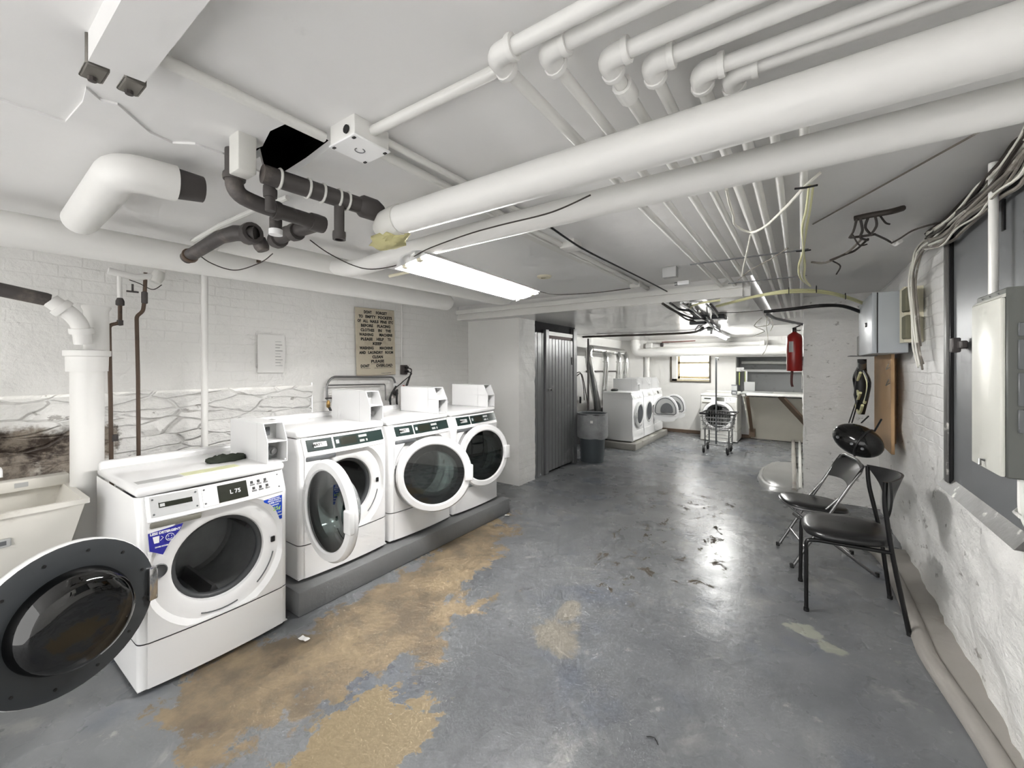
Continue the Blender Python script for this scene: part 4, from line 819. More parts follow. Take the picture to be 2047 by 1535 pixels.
# six elbowed pipes that run on as conduits along the ceiling, and two straight ones
ordn = ['first', 'second', 'third', 'fourth', 'fifth', 'sixth']
xs = [-.585, -.48, -.375, -.295, -.205, -.14]; ys = [.77, .825, .925, 1.0, 1.1, 1.15]
for k in range(6):
    t = root('elbowed_pipe', (xs[k], ys[k], 2.23), '%s white elbowed ceiling pipe, counted from the junction box' % ordn[k], 'pipe', 'elbowed ceiling pipes')
    Z = 2.25; r_ = .0185
    ye = STEP if k < 4 else 7.38
    obj('long_run', MB().tube([(xs[k], ys[k] + .03, Z), (xs[k], ye, Z)], r_ - .004 if k in (1, 3) else r_ - .002, 12), M['conduit'], t, world=True)
    obj('cross_run', MB().tube([(xs[k] + .03, ys[k], Z), (XR, ys[k] + .01, Z)], r_, 12), M['pipe'], t, world=True)
    ef = obj('elbow_fitting', MB().tube([(xs[k] + .05, ys[k], Z), (xs[k], ys[k], Z), (xs[k], ys[k] + .05, Z)], r_ + .006, 14, fil=.035), M['pipe'], t, world=True)
    for c, d_ in (((xs[k] + .05, ys[k], Z), (1, 0, 0)), ((xs[k], ys[k] + .05, Z), (0, 1, 0))): obj('fitting_collar', ring(V(c), d_, r_ + .005, .007, 12), M['pipe'], ef, world=True)
    if k == 2:
        obj('coupling', ring(V((xs[k], 1.06, Z)), (0, 1, 0), r_ + .003, .03, 12), M['pipe'], t, world=True)
for k, (x, lb) in enumerate(((-.067, 'inner'), (.01, 'outer'))):
    single('conduit', MB().tube([(x, 1.5, 2.25), (x, 7.38, 2.25)], .014, 12), 'conduit', '%s of two straight white conduits on the ceiling beside the sixth elbowed pipe' % lb, 'conduit')
single('conduit_strap', MB().box((-.62, 3.02, 2.222), (.04, 3.034, 2.228)), 'grey', 'thin grey strap carrying the ceiling conduits, nearer the lamp', 'strap')
single('conduit_strap', MB().box((-.5, 3.9, 2.222), (.04, 3.912, 2.228)), 'grey', 'thin grey strap carrying the ceiling conduits, close to the low ceiling step', 'strap')
# fluorescent lamp
t = root('fluorescent_lamp', (-1.66, 2.0, 2.0), 'lit tube lamp in a white hood hung by a chain under the ceiling', 'lamp')
Mf = Matrix.Translation((-1.66, 2.03, 2.075)) @ Matrix.Rotation(.06, 4, 'Z') @ Matrix.Rotation(-.2, 4, 'Y')
L = .60
hood = MB().prism([(-.11, -L, -.012), (-.114, -L, -.016), (-.06, -L, .034), (.06, -L, .034), (.114, -L, -.016), (.11, -L, -.012), (.056, -L, .028), (-.056, -L, .028)], (0, 2 * L, 0), Mf)
obj('hood', hood, M['white2'], t, world=True)
obj('ballast_cover', MB().prism([(-.03, -L + .02, .028), (-.02, -L + .02, -.004), (.02, -L + .02, -.004), (.03, -L + .02, .028)], (0, 2 * L - .04, 0), Mf), M['white2'], t, world=True)
for x in (-.052, .052):
    tb = obj('tube', MB().tube([Mf @ V((x, -L + .03, -.012)), Mf @ V((x, L - .03, -.012))], .0165, 14), M['tube'] if x > 0 else M['tube_fill'], t, world=True)  # left tube unlit in itself; its weak glow is added for the left wall
    for y in (-L + .015, L - .015): obj('tube_socket', MB().rbox((x - .014, y - .014, -.03), (x + .014, y + .014, .022), .003, 1, Mf), M['cream'], t, world=True)
obj('end_cap', MB().prism([(-.10, L, -.028), (-.06, L, .034), (.06, L, .034), (.10, L, -.028)], (0, .004, 0), Mf), M['white2'], t, world=True)
rd0, rd1 = P(778, 552, Z=2.07), P(842, 538, Z=2.10)
single('hanging_rod', MB().tube([rd0, rd1], .009, 10), 'cream', 'cream rod hung crosswise on the lamp chain', 'rod')
ch = MB(); c0 = rd0.lerp(rd1, .55)
for k in range(9):
    z = c0.z + .02 + k * .024; ch.tube([(c0.x + (.006 * math.cos(a) if k % 2 else 0), c0.y + (0 if k % 2 else .006 * math.cos(a)), z + .014 * math.sin(a)) for a in [2 * PI * i / 8 for i in range(8)]], .0022, 5, closed=True)
single('chain', ch, 'cream', 'little link chain holding the lamp end', 'chain')
t = root('smoke_detector', P(1088, 549, Z=CEIL), 'small round cream ceiling disc beside the lit lamp', 'detector')
c = P(1088, 549, Z=CEIL); obj('rim', MB().lathe([(.03, -.03), (.058, -.028), (.066, -.006), (.066, 0)], c, n=28), M['cream'], t, world=True); obj('face', MB().lathe([(0, -.024), (.03, -.024), (.032, -.03)], c, n=24), mat('cream_shade', (176, 170, 146), .5), t, world=True)
# ceiling channels with black wire, boxes and the twin spot unit by the step
single('wire_channel', MB().rbox((-1.36, 1.6, 2.30), (-1.30, 2.85, CEIL), .005, 1).rbox((-1.345, 2.85, 2.305), (-1.305, 4.1, CEIL), .005, 1), 'conduit', 'white square wiring channel along the ceiling beside the black wire', 'channel')
c = P(1140, 492, Z=2.30); single('junction_box', MB().rbox(c + V((-.05, -.05, -.02)), c + V((.05, .07, .035)), .006, 2), 'conduit', 'small white junction box on the wiring channel', 'junction box')
c = P(1272, 572, Z=2.29); single('junction_box', MB().rbox(c + V((-.05, -.05, -.02)), c + V((.05, .05, .045)), .006, 2), 'conduit', 'small white junction box where the wiring channel meets the grooved beam', 'junction box')
single('wire', MB().tube(spline([P(1102, 455, Z=2.31), P(1165, 497, Z=2.29), P(1240, 535, Z=2.29), P(1300, 565, Z=2.27), P(1338, 585, Z=2.25)]), .006, 6), 'black', 'black wire sagging along the white wiring channel', 'wire')
single('wire', MB().tube(spline([P(1052, 574, Z=2.32), P(1105, 588, Z=2.318), P(1180, 586, Z=2.31), P(1262, 576, Z=2.3)]), .004, 6), 'wire_d', 'thin dark wire from the lit lamp to a small junction box', 'wire')
c = P(1340, 553, Z=2.25); t = root('emergency_light', c, 'small box with a white twin spot hanging by the low ceiling step', 'light')
obj('battery_box', MB().rbox(c + V((-.06, -.02, -.005)), c + V((.05, .05, .08)), .004, 1), M['lgrey'], t, world=True)
c2 = P(1366, 566, Z=2.235); obj('spot_head', MB().rbox(c2 + V((-.045, -.02, -.015)), c2 + V((.05, .03, .02)), .006, 2), M['white2'], t, world=True); obj('spot_hinge', MB().tube([c2 + V((-.07, 0, 0)), c2 + V((-.045, 0, 0))], .014, 10), M['steel'], t, world=True)
single('wire', MB().tube(spline([P(620, 480, Z=2.2), P(655, 505, Z=2.12), P(705, 530, Z=2.06), P(745, 538, Z=2.06), P(800, 528, Z=2.07), P(850, 500, Z=2.09), P(930, 470, Z=2.09), P(1000, 450, Z=2.085), P(1100, 425, Z=2.085), P(1180, 390, Z=2.085)]), .003, 6), 'wire_d', 'thin dark wire drooping along the slimmer crossing pipe', 'wire')
single('wire', MB().tube(spline([P(388, 500, Z=2.16), P(420, 525, Z=2.09), P(470, 540, Z=2.08), P(520, 525, Z=2.10), P(545, 507, Z=2.13)]), .003, 6), 'wire_d', 'thin dark wire looped over the long fat white pipe', 'wire')
# ================================================================ right side: panel, boxes, cables
# sheet-metal panel in its frame, with the sloping ledge
ya, yb, za, zb = 2.2, 3.14, .92, 2.26
t = root('metal_panel', (.66, 2.7, za), 'tall grey sheet-metal panel in a dark frame on the stone wall', 'panel')
obj('metal_sheet', MB().rbox((.652, ya, za), (.664, yb - .06, zb), .003, 1), M['sheetm'], t, world=True)
obj('frame_strip', MB().rbox((.628, yb - .06, za), (.71, yb, zb), .006, 2), M['ledge'], t, world=True)
obj('frame_edge', MB().rbox((.636, yb - .075, za), (.652, yb - .058, zb - .04), .003, 1), M['blackm'], t, world=True)
obj('ledge', MB().prism([(.615, 2.2, .885), (.72, 2.2, .885), (.72, 2.2, .965), (.66, 2.2, .955)], (0, .99, 0)), M['ledge'], t, world=True)
c = P(1917, 690, X=.63); obj('clamp', MB().rbox(c + V((-.015, -.10, -.018)), c + V((.008, .05, .018)), .004, 1).rbox(c + V((-.03, -.035, -.035)), c + V((.0, .02, .035)), .004, 1), M['iron'], t, world=True)
c = P(2007, 430, X=.65); obj('slot', MB().box(c + V((-.004, -.012, -.06)), c + V((.004, .012, .06))), M['blackm'], t, world=True)
single('conduit', MB().tube([(.6, 2.33, 1.80), (.6, 2.33, 2.3)], .014, 10), 'conduit', 'white vertical conduit rising above the cream panel box', 'conduit')
# cream panel box
x0, x1, y0, y1, z0, z1 = .50, .655, 1.885, 2.145, 1.19, 1.77
t = root('breaker_box', (.6, 2.0, z0), 'large cream metal panel box on the grey sheet, dark open side', 'breaker box')
obj('casing', MB().rbox((x0 + .012, y0, z0), (x1, y1, z1), .004, 1), M['pbox_d'], t, world=True)  # casing plain dark grey all round
obj('cover', MB().rbox((x0, y0 + .004, z0 + .003), (x0 + .012, y1 - .0, z1 - .03), .004, 2).prism([(x0, y0 + .004, z1 - .03), (x0, y1, z1 - .03), (x0 + .03, y1, z1), (x0 + .03, y0 + .004, z1)], (.01, 0, 0)), M['pbox'], t, world=True)
for k in range(3): obj('rivet', MB().lathe([(.004, 0), (.004, -.002), (0, -.003)], (x0 + .012, y0 + .06 + .07 * k, z1 - .012), (1, 0, .9), 8), M['steel'], t, world=True)
obj('latch', MB().tube([(x0, y0 + .13, z0 + .03), (x0 - .012, y0 + .13, z0 + .032), (x0 - .014, y0 + .12, z0 + .015)], .004, 8), M['steel'], t, world=True)
for za_, zb_ in ((1.62, 1.66), (1.52, 1.61), (1.41, 1.51), (1.33, 1.40)): obj('side_hinge', MB().rbox((.535, y0 - .006, za_), (.548, y0 + .002, zb_), .002, 1), M['grey'], t, world=True)
obj('side_seam', MB().box((.553, y0 - .002, 1.2), (.557, y0 + .002, 1.75)), M['black'], t, world=True)
# conduits and wires under it
for k, (x, y, m_, r_, lb) in enumerate(((.59, 2.02, 'wire_d', .008, 'dark conduit under the cream panel box'), (.575, 1.99, 'conduit', .012, 'white conduit under the cream panel box'))):
    single('conduit', MB().tube([(x, y, z0), (x, y, 1.06), (x + .05, y + .01, .95)], r_, 8, fil=.04), m_, lb, 'conduit')
single('wire', MB().tube(spline([(.6, 2.05, 1.19), (.6, 2.05, 1.0), (.60, 2.02, .85), (.62, 1.96, .72), (.64, 1.86, .6)]), .005, 6), 'wire_d', 'dark wire trailing down the stone wall from the cream panel box', 'wire')
single('conduit_strap', MB().tube([(.6, 2.08, 1.07), (.56, 2.0, 1.065), (.55, 1.92, 1.07)], .005, 6), 'conduit', 'pale clip across the conduits under the cream panel box', 'strap')
# grey cabinet
cx0, cx1, cy0, cy1, cz0, cz1 = .449, .655, 4.18, 5.04, 1.63, 2.093
t = root('electrical_cabinet', (.55, 4.6, cz0), 'light grey metal wall cabinet above the plywood board', 'cabinet')
obj('cabinet_body', MB().rbox((cx0 + .035, cy0, cz0), (cx1, cy1, cz1), .004, 1), M['cab'], t, world=True)
dd = obj('cabinet_door', MB().rbox((cx0, cy0 - .003, cz0 - .003), (cx0 + .03, cy1 + .003, cz1 + .003), .006, 2), M['cab'], t, world=True)
obj('door_gap', MB().box((cx0 + .03, cy0 + .002, cz0 + .002), (cx0 + .036, cy1 - .002, cz1 - .002)), M['black'], t, world=True)
obj('lock', MB().lathe([(.018, 0), (.018, -.012), (0, -.014)], (cx0, cy0 + .3, 1.87), (1, 0, 0), 14), M['steel'], dd, world=True)
single('small_grey_box', MB().rbox((.47, 5.15, 1.64), (.62, 5.45, 1.83), .006, 1), 'lgrey', 'small beige-grey box half hidden behind the grey metal cabinet', 'box')
single('shelf_plate', MB().box((.40, 5.2, 1.628), (.60, 5.5, 1.634)), 'grey', 'thin dark shelf plate under the small beige-grey box', 'shelf')
# terminal boxes and the vertical cable loom beside the cabinet
t = root('terminal_box', (.62, 3.85, 1.7), 'mossy double terminal strip on a pale backing beside the grey cabinet', 'terminal')
obj('backing_board', MB().box((.60, 3.98, 1.70), (.70, 4.14, 2.09)), M['cream'], t, world=True)
for z_ in (1.72, 1.91): obj('terminal_strip', MB().rbox((.59, 3.86, z_), (.63, 4.0, z_ + .16), .006, 1), M['olive'], t, world=True)
def loom(name, pts, k, spread, r, m, label, cat='cable', seed=0):
    rr = random.Random(seed); mb = MB()
    for i in range(k):
        o = V((rr.uniform(-1, 1) * spread * .5, rr.uniform(-1, 1) * spread, rr.uniform(-1, 1) * spread))
        pp = [V(p) + o + V((rr.uniform(-1, 1) * spread * .3, rr.uniform(-1, 1) * spread * .7, rr.uniform(-1, 1) * spread * .7)) for p in pts]
        mb.tube(spline(pp, 5), r * rr.uniform(.7, 1.3), 6)
    return single(name, mb, m, label, cat)
Xc = .625
t = root('cable_loom', (Xc, 3.7, 1.6), 'tangled grimy cables running down the wall edge past the terminal strip', 'cable')
rr = random.Random(3)
base = [P(1985, 375, X=Xc), P(1930, 425, X=Xc), P(1880, 470, X=Xc), P(1838, 505, X=Xc), P(1828, 560, X=Xc), P(1832, 630, X=Xc), P(1838, 690, X=Xc), P(1845, 735, X=Xc)]
for i in range(7):
    o = V((rr.uniform(-.03, .01), rr.uniform(-.05, .05), rr.uniform(-.03, .03)))
    pp = [q + o + V((rr.uniform(-.008, .008), rr.uniform(-.02, .02), rr.uniform(-.015, .015))) for q in (base if i < 5 else base[2:])]
    if i % 2: pp = pp[:-1]
    obj('cable_strand', MB().tube(spline(pp, 5), rr.uniform(.004, .008), 6), M['wire'] if i % 3 else M['coax'], t, world=True)
t = root('cable_bundle', P(2000, 360, X=.62), 'thick bundle of grimy wires along the top edge of the stone wall', 'cable')
rr = random.Random(5)
bb = [(2075, 270), (2040, 318), (2000, 362), (1960, 400), (1920, 435), (1895, 458), (1862, 476)]
for i in range(20):
    o = V((rr.uniform(-.025, .012), rr.uniform(-.04, .06), rr.uniform(-.06, .05)))
    pp = [P(*q, X=.61) + o + V((rr.uniform(-.01, .01), rr.uniform(-.02, .02), rr.uniform(-.02, .02))) for q in bb]
    obj('cable_strand', MB().tube(spline(pp, 4), rr.uniform(.004, .009), 6), (M['wire'], M['coax'], M['wire_d'])[i % 3], t, world=True)
single('sooty_pipe', MB().tube(spline([P(2060, 230, X=.63), P(2030, 285, X=.63), P(1985, 345, X=.63), P(1930, 400, X=.63), P(1870, 455, X=.63), P(1820, 475, X=.60), P(1790, 488, X=.55)]), .012, 8), 'wire_d', 'sooty black pipe in the corner of ceiling and stone wall', 'pipe')
# sooty wire tangle hanging off the ceiling
t = root('wire_tangle', P(1730, 440, Z=2.25), 'sooty black tangle of old wires drooping from the ceiling near the stone wall', 'wire')
Zt = 2.27
obj('sooty_bar', MB().tube(spline([P(1708, 437, Z=Zt), P(1740, 430, Z=Zt), P(1780, 423, Z=Zt), P(1805, 416, Z=Zt + .02)]), .014, 8), M['wire_d'], t, world=True)
rr = random.Random(11)
strands = [[(1712, 440), (1706, 462), (1698, 475)], [(1720, 438), (1724, 460), (1720, 475), (1735, 480)], [(1735, 436), (1730, 455), (1742, 470)], [(1750, 434), (1752, 452), (1740, 470)], [(1760, 432), (1770, 445), (1778, 448)], [(1700, 475), (1725, 472), (1750, 468)], [(1748, 468), (1770, 478), (1780, 484)], [(1782, 486), (1800, 476), (1822, 462), (1850, 452), (1880, 445)],
           [(1722, 478), (1700, 500), (1680, 512), (1650, 525), (1622, 524)], [(1735, 478), (1710, 500), (1690, 508), (1660, 520)], [(1665, 522), (1680, 532), (1672, 548)], [(1705, 470), (1718, 490), (1734, 488)]]
for s_ in strands:
    pp = [P(px, py, Z=Zt - .01 - rr.uniform(0, .02)) for px, py in s_]
    obj('wire_strand', MB().tube(spline(pp, 4), rr.uniform(.004, .007), 6), M['wire_d'] if rr.random() < .75 else M['wire'], t, world=True)
obj('torn_flake', MB().tube(spline([P(1780, 482, Z=2.26), P(1790, 488, Z=2.25), P(1800, 482, Z=2.25)]), .012, 8), M['paper'], t, world=True)
single('ceiling_wire', MB().tube([P(1625, 448, Z=2.318), P(1960, 262, Z=2.318)], .004, 6), 'wire', 'single straight grey wire across the ceiling by the crossing pipes', 'wire')
# yellowish cable run to the cabinet
t = root('yellow_cable', P(1550, 585, Z=2.12), 'pale yellow cable bundle swagging across to the grey cabinet', 'cable')
yy = [P(1432, 612, Z=2.11), P(1478, 600, Z=2.11), P(1520, 590, Z=2.11), P(1580, 581, Z=2.12), P(1640, 582, Z=2.13), P(1690, 593, Z=2.12), V((.47, 4.85, 2.09))]
rr = random.Random(2)
for i in range(4):
    o = V((rr.uniform(-.012, .012), rr.uniform(-.015, .015), rr.uniform(-.014, .014))); obj('cable_strand', MB().tube(spline([q + o * (1 if j > 2 else .4) for j, q in enumerate(yy)], 6), .008, 8), M['yellow'], t, world=True)
for px, py in ((1577, 581), (1632, 578), (1690, 592)):
    c = P(px, py, Z=2.12); obj('cable_tie', MB().tube([c + V((0, .024 * math.cos(a), .026 * math.sin(a))) for a in [2 * PI * i / 12 for i in range(12)]], .003, 5, closed=True), M['black'], t, world=True)
# white looped cables by the outer conduit
t = root('coax_cable', P(1608, 450, Z=2.2), 'hanging bundle of cream cables tied beside the outer straight conduit', 'cable')
for i, o in enumerate((-.012, .004, .018)):
    pp = [P(1618 + i * 3, 372, Z=2.2), P(1612 + i * 3, 420, Z=2.19), P(1604 + i * 4, 455, Z=2.19), P(1606, 500, Z=2.17), P(1597 + i * 6, 530, Z=2.13), P(1600 + i * 4, 555, Z=2.11), P(1620, 572, Z=2.12)]
    obj('cable_strand', MB().tube(spline(pp, 5), .006, 7), M['yellow' if i != 1 else 'coax'], t, world=True)
for px, py in ((1611, 375), (1606, 502)): c = P(px, py, Z=2.19); obj('cable_tie', MB().tube([c + V((-.035, 0, .004)), c, c + V((.035, .01, .004))], .004, 5), M['black'], t, world=True)
single('loop_cable', MB().tube(spline([P(1452, 378, Z=2.22), P(1458, 405, Z=2.2), P(1466, 430, Z=2.19), P(1470, 450, Z=2.18), P(1500, 464, Z=2.16), P(1530, 452, Z=2.15), P(1570, 415, Z=2.16), P(1610, 372, Z=2.2), P(1640, 345, Z=2.24)]), .0055, 7), 'coax', 'white cable drooping in a wide loop below the ceiling conduits', 'cable')
single('dangling_cable', MB().tube(spline([P(1500, 470, Z=2.2), P(1494, 500, Z=2.16), P(1487, 530, Z=2.13), P(1483, 552, Z=2.11)]), .005, 7), 'coax', 'short white cable end dangling under the ceiling conduits', 'cable')
single('grey_cable', MB().tube(spline([P(1475, 560, Z=2.17), P(1500, 540, Z=2.19), P(1540, 518, Z=2.2), P(1575, 496, Z=2.22)]), .004, 6), 'wire', 'thin grey cable slanting across the ceiling conduits', 'cable')
single('black_pipe', MB().tube(spline([P(1528, 623, Z=2.08), P(1580, 618, Z=2.08), P(1640, 611, Z=2.08), P(1685, 612, Z=2.08), V((.46, 4.98, 2.03))], 6), .016, 10), 'black', 'thick black sleeve pipe reaching from the far ceiling to the grey cabinet', 'pipe')
single('guy_wire', MB().tube(spline([P(1435, 625, Z=2.12), P(1480, 624, Z=2.115), P(1525, 620, Z=2.11)]), .003, 6), 'wire_d', 'thin dark wire from the cable cluster to the black sleeve pipe', 'wire')
g0 = P(1548, 636, Z=2.12); single('steel_angle', MB().tube([P(1534, 628, Z=2.12), g0, V((.03, 6.45, 2.06))], .018, 4), 'grey', 'dark bent steel bar reaching the pillar above the fire extinguisher', 'bar')
rr = random.Random(21)
t = root('loose_wires', P(1530, 635, Z=2.08), 'white wire ends dangling near the pillar top', 'wire')
for s_ in ([(1532, 628), (1512, 645), (1510, 653), (1535, 650), (1540, 640)], [(1510, 654), (1528, 662), (1505, 672)], [(1535, 630), (1532, 650), (1535, 680), (1530, 700), (1522, 712)], [(1538, 632), (1545, 648), (1540, 662)]):
    obj('wire_strand', MB().tube(spline([P(px, py, Y=6.2) for px, py in s_], 5), .005, 6), M['coax'], t, world=True)
# plywood board, tool, domed cover
single('plywood_board', MB().rbox((.615, 4.61, .80), (.64, 5.55, 1.66), .003, 1).box((.64, 4.9, .85), (.69, 4.95, 1.6)).box((.64, 5.3, .85), (.69, 5.35, 1.6)), 'board', 'bare plywood board standing off the wall under the grey cabinet', 'board')
for k in range(2): single('coiled_wire_end', MB().tube([(.6, 4.6, 1.55 - .13 * k), (.58, 4.58, 1.5 - .13 * k), (.6, 4.56, 1.52 - .13 * k)], .004, 6), 'wire', ('pale wire end beside the upper edge of the plywood board', 'pale wire end lower down beside the plywood board')[k], 'wire')
t = root('hanging_hose', (.47, 5.3, 1.0), 'black hose with yellow cord loops hanging beside the plywood board', 'hose')
hp = [P(1723, 718, X=.48), P(1723, 733, X=.48), P(1722, 790, X=.48), P(1722, 828, X=.48)]
obj('hose_body', MB().tube(hp, [.035, .035, .06, .025], 12), M['black'], t, world=True)
obj('hose_nozzle', MB().tube([P(1723, 724, X=.46), P(1722, 735, X=.46)], .03, 12), M['steel'], t, world=True)
for pp, m_ in (([(1716, 735), (1707, 755), (1712, 785), (1716, 805)], 'blackm'), ([(1720, 745), (1714, 765), (1716, 790)], 'yellow'), ([(1728, 745), (1735, 765), (1733, 790), (1728, 805)], 'yellow'), ([(1728, 742), (1738, 765), (1732, 800)], 'blackm'), ([(1720, 785), (1712, 810), (1718, 826), (1724, 810)], 'yellow')):
    obj('cord_loop', MB().tube(spline([P(px, py, X=.45) for px, py in pp], 5), .012, 7), M[m_], t, world=True)
t = root('hanging_cover', (.42, 4.72, 1.0), 'glossy black domed cover hung tilted on thin rods before the plywood board', 'cover')
cc_ = P(1714, 880, X=.40); ax = V((-.25, -.72, .30)).normalized()
Mh = Matrix.Translation(cc_) @ Matrix.Rotation(-.0, 4, 'Z')
rt = V((.82, -.2, -.42)).normalized(); up = ax.cross(rt).normalized(); rt = up.cross(ax).normalized()
dome = MB(); bm = bmesh.new(); bmesh.ops.create_uvsphere(bm, u_segments=36, v_segments=18, radius=1)
for q in bm.verts:
    p = q.co; h = max(-.18, p.z)
    q.co = cc_ + rt * (p.x * .185) + up * (p.y * .13) + ax * (h * .12)
obj('dome', dome.bm(bm, None, True), mat('glossy_black', (26, 26, 26), .12, var=.05), t, world=True)
obj('rib', MB().tube([cc_ + rt * (.05) + up * (.127 * math.sin(a)) + ax * (.122 * math.cos(a)) for a in [-PI / 2 + PI * i / 14 for i in range(15)]], .008, 8), M['vinyl'], t, world=True)
for q in (-.09, .02, .10): c = cc_ + rt * q + up * -.06 + ax * .108; obj('vent_knob', MB().lathe([(.012, 0), (.012, .012), (0, .016)], c, ax, 10), M['grey'], t, world=True)
for a_, b_ in (((1697, 845), (1714, 795)), ((1703, 845), (1716, 800)), ((1722, 845), (1736, 832)), ((1748, 862), (1762, 838))): obj('rod', MB().tube([P(*a_, X=.42), P(*b_, X=.45)], .006, 6), M['blackm'], t, world=True)
# fire extinguisher on the pillar side
ex = V((-.06, 6.12, 0))
t = root('fire_extinguisher', (ex.x, ex.y, 1.47), 'red fire extinguisher hung on the side of the stone pillar', 'fire extinguisher')
obj('cylinder', MB().lathe([(0, 1.47), (.078, 1.472), (.082, 1.48), (.082, 1.87), (.07, 1.91), (.03, 1.94), (.022, 1.95)], ex, n=28), M['red'], t, world=True)
obj('valve', MB().lathe([(.022, 1.94), (.025, 1.96), (.02, 2.0), (0, 2.0)], ex, n=14), M['blackm'], t, world=True)
obj('lever', MB().tube([ex + V((-.02, 0, 1.99)), ex + V((.06, -.05, 2.02))], .008, 8).tube([ex + V((-.02, 0, 1.965)), ex + V((.06, -.05, 1.96))], .008, 8), M['steel'], t, world=True)
obj('hose', MB().tube(spline([ex + V((.01, -.03, 1.96)), ex + V((-.02, .09, 1.9)), ex + V((-.02, .1, 1.6)), ex + V((-.03, .06, 1.35)), ex + V((-.02, .04, 1.28))]), .014, 8), mat('dark_red_hose', (86, 44, 42), .5), t, world=True)
obj('label_panel', MB().lathe([(.0828, 1.73), (.0828, 1.85)], ex, n=40).map(lambda q: q) if False else sheet(ex + V((-.055, -.064, 1.70)), V((.045, -.0, 0)), V((0, 0, .13)), 6, 1, fn=lambda q, h: (math.sqrt(max(0, .0835 ** 2 - (q.x - ex.x) ** 2)) - .064)), M['lgrey'], t, world=True)
single('white_notice', MB().box((.012, 5.98, 1.26), (.02, 6.2, 1.46)), 'paper', 'blank white paper on the pillar side below the fire extinguisher', 'paper')
# ================================================================ chairs
def chair_black():
    t = root('dinette_chair', (.26, 3.42, 0), 'black padded chair with thin black legs, nearer the camera', 'chair')
    near, far_ = (3.19, 3.235), (3.62, 3.66)
    for yf, yr in ((3.185, 3.225), (3.60, 3.665)):
        nx = yf < 3.4
        xb = .51 if nx else .485
        obj('front_leg', MB().tube([(.03 if nx else .0, yf, 0), (.03 if nx else .005, yf + .003, .445), (.085, yf + .005, .452)], .0115, 10, fil=.03), M['blackm'], t, world=True)
        obj('rear_leg', MB().tube([(xb, yr, 0), (.435, yr - .005, .44), (.40 if nx else .375, yr - .01, .74), (.405 if nx else .37, yr - .015, .86)], .0125, 10, fil=.12), M['blackm'], t, world=True)
        obj('leg_cap', MB().lathe([(0, 0), (.015, 0), (.015, .02), (0, .02)], (xb, yr, 0), n=10), M['black'], t, world=True); obj('leg_cap', MB().lathe([(0, 0), (.015, 0), (.015, .02), (0, .02)], (.03 if nx else 0, yf, 0), n=10), M['black'], t, world=True)
        obj('side_rail', MB().tube([(.07, yf + .005, .452), (.44, yr - .005, .452)], .0115, 10), M['blackm'], t, world=True)
    bm = bmesh.new(); n = 40; mid = V((.235, 3.42))
    def outl(a, k):
        c, s = math.cos(a), math.sin(a); e = 2.9
        r = (abs(c) ** e + abs(s) ** e) ** (-1 / e); x = r * c * .225 * k; y = r * s * (.235 + .012 * (-x / .22)) * k
        return mid.x + x, mid.y + y
    mb = MB(); prof = [(.6, .462), (.93, .460), (1.0, .468), (1.02, .483), (.99, .500), (.90, .511), (.6, .517), (.02, .519)]
    vs = [(*outl(2 * PI * i / n, k), z + (.008 * math.cos(2 * PI * i / n) if k > .5 else 0)) for k, z in prof for i in range(n)]
    mb.add(vs, [(j * n + i, j * n + (i + 1) % n, (j + 1) * n + (i + 1) % n, (j + 1) * n + i) for j in range(len(prof) - 1) for i in range(n)] + [list(range(n))], True)
    obj('seat', mb, M['vinyl'], t, world=True, sharp=70)
    # wrap-round backrest: top edge bows to the wall, lower edge narrows to a V at the near leg
    mb = MB(); nu, nv = 18, 10; vs = []
    for side in (0, 1):
        for j in range(nv + 1):
            v = j / nv; z = .868 - v * .22
            for i in range(nu + 1):
                u = i / nu; w = 1 - .86 * v ** 1.5
                y_top = 3.665 + (3.17 - 3.665) * u
                uu = u * w + (1 - w) * (.86); y = 3.66 + (3.175 - 3.66) * uu
                b_ = .105 * math.sin(PI * min(1, uu)) ** .9 * (1 - .92 * v); x = .372 + .05 * uu + b_ + (.006 if side else -.006)
                vs.append((x, y, z + .02 * uu * (1 - v) * 0 + .012 * math.sin(PI * u) * (1 - v)))
    m_ = (nu + 1) * (nv + 1); wq = nu + 1
    fs = [(j * wq + i, j * wq + i + 1, (j + 1) * wq + i + 1, (j + 1) * wq + i) for j in range(nv) for i in range(nu)]
    fs += [tuple(q + m_ for q in f[::-1]) for f in fs]
    bd = [i for i in range(nu)] ; per = [i for i in range(nu + 1)] + [j * wq + nu for j in range(1, nv + 1)] + [nv * wq + i for i in range(nu - 1, -1, -1)] + [j * wq for j in range(nv - 1, 0, -1)]
    fs += [(per[k], per[(k + 1) % len(per)], per[(k + 1) % len(per)] + m_, per[k] + m_) for k in range(len(per))]
    mb.add(vs, fs, True); obj('backrest', mb, M['vinyl'], t, world=True)
    obj('rivet', MB().lathe([(.008, 0), (.006, -.004), (0, -.005)], (.40, 3.22, .80), (1, .2, 0), 10), M['steel'], t, world=True); obj('rivet', MB().lathe([(.008, 0), (.006, -.004), (0, -.005)], (.405, 3.22, .69), (1, .2, 0), 10), M['steel'], t, world=True)
chair_black()
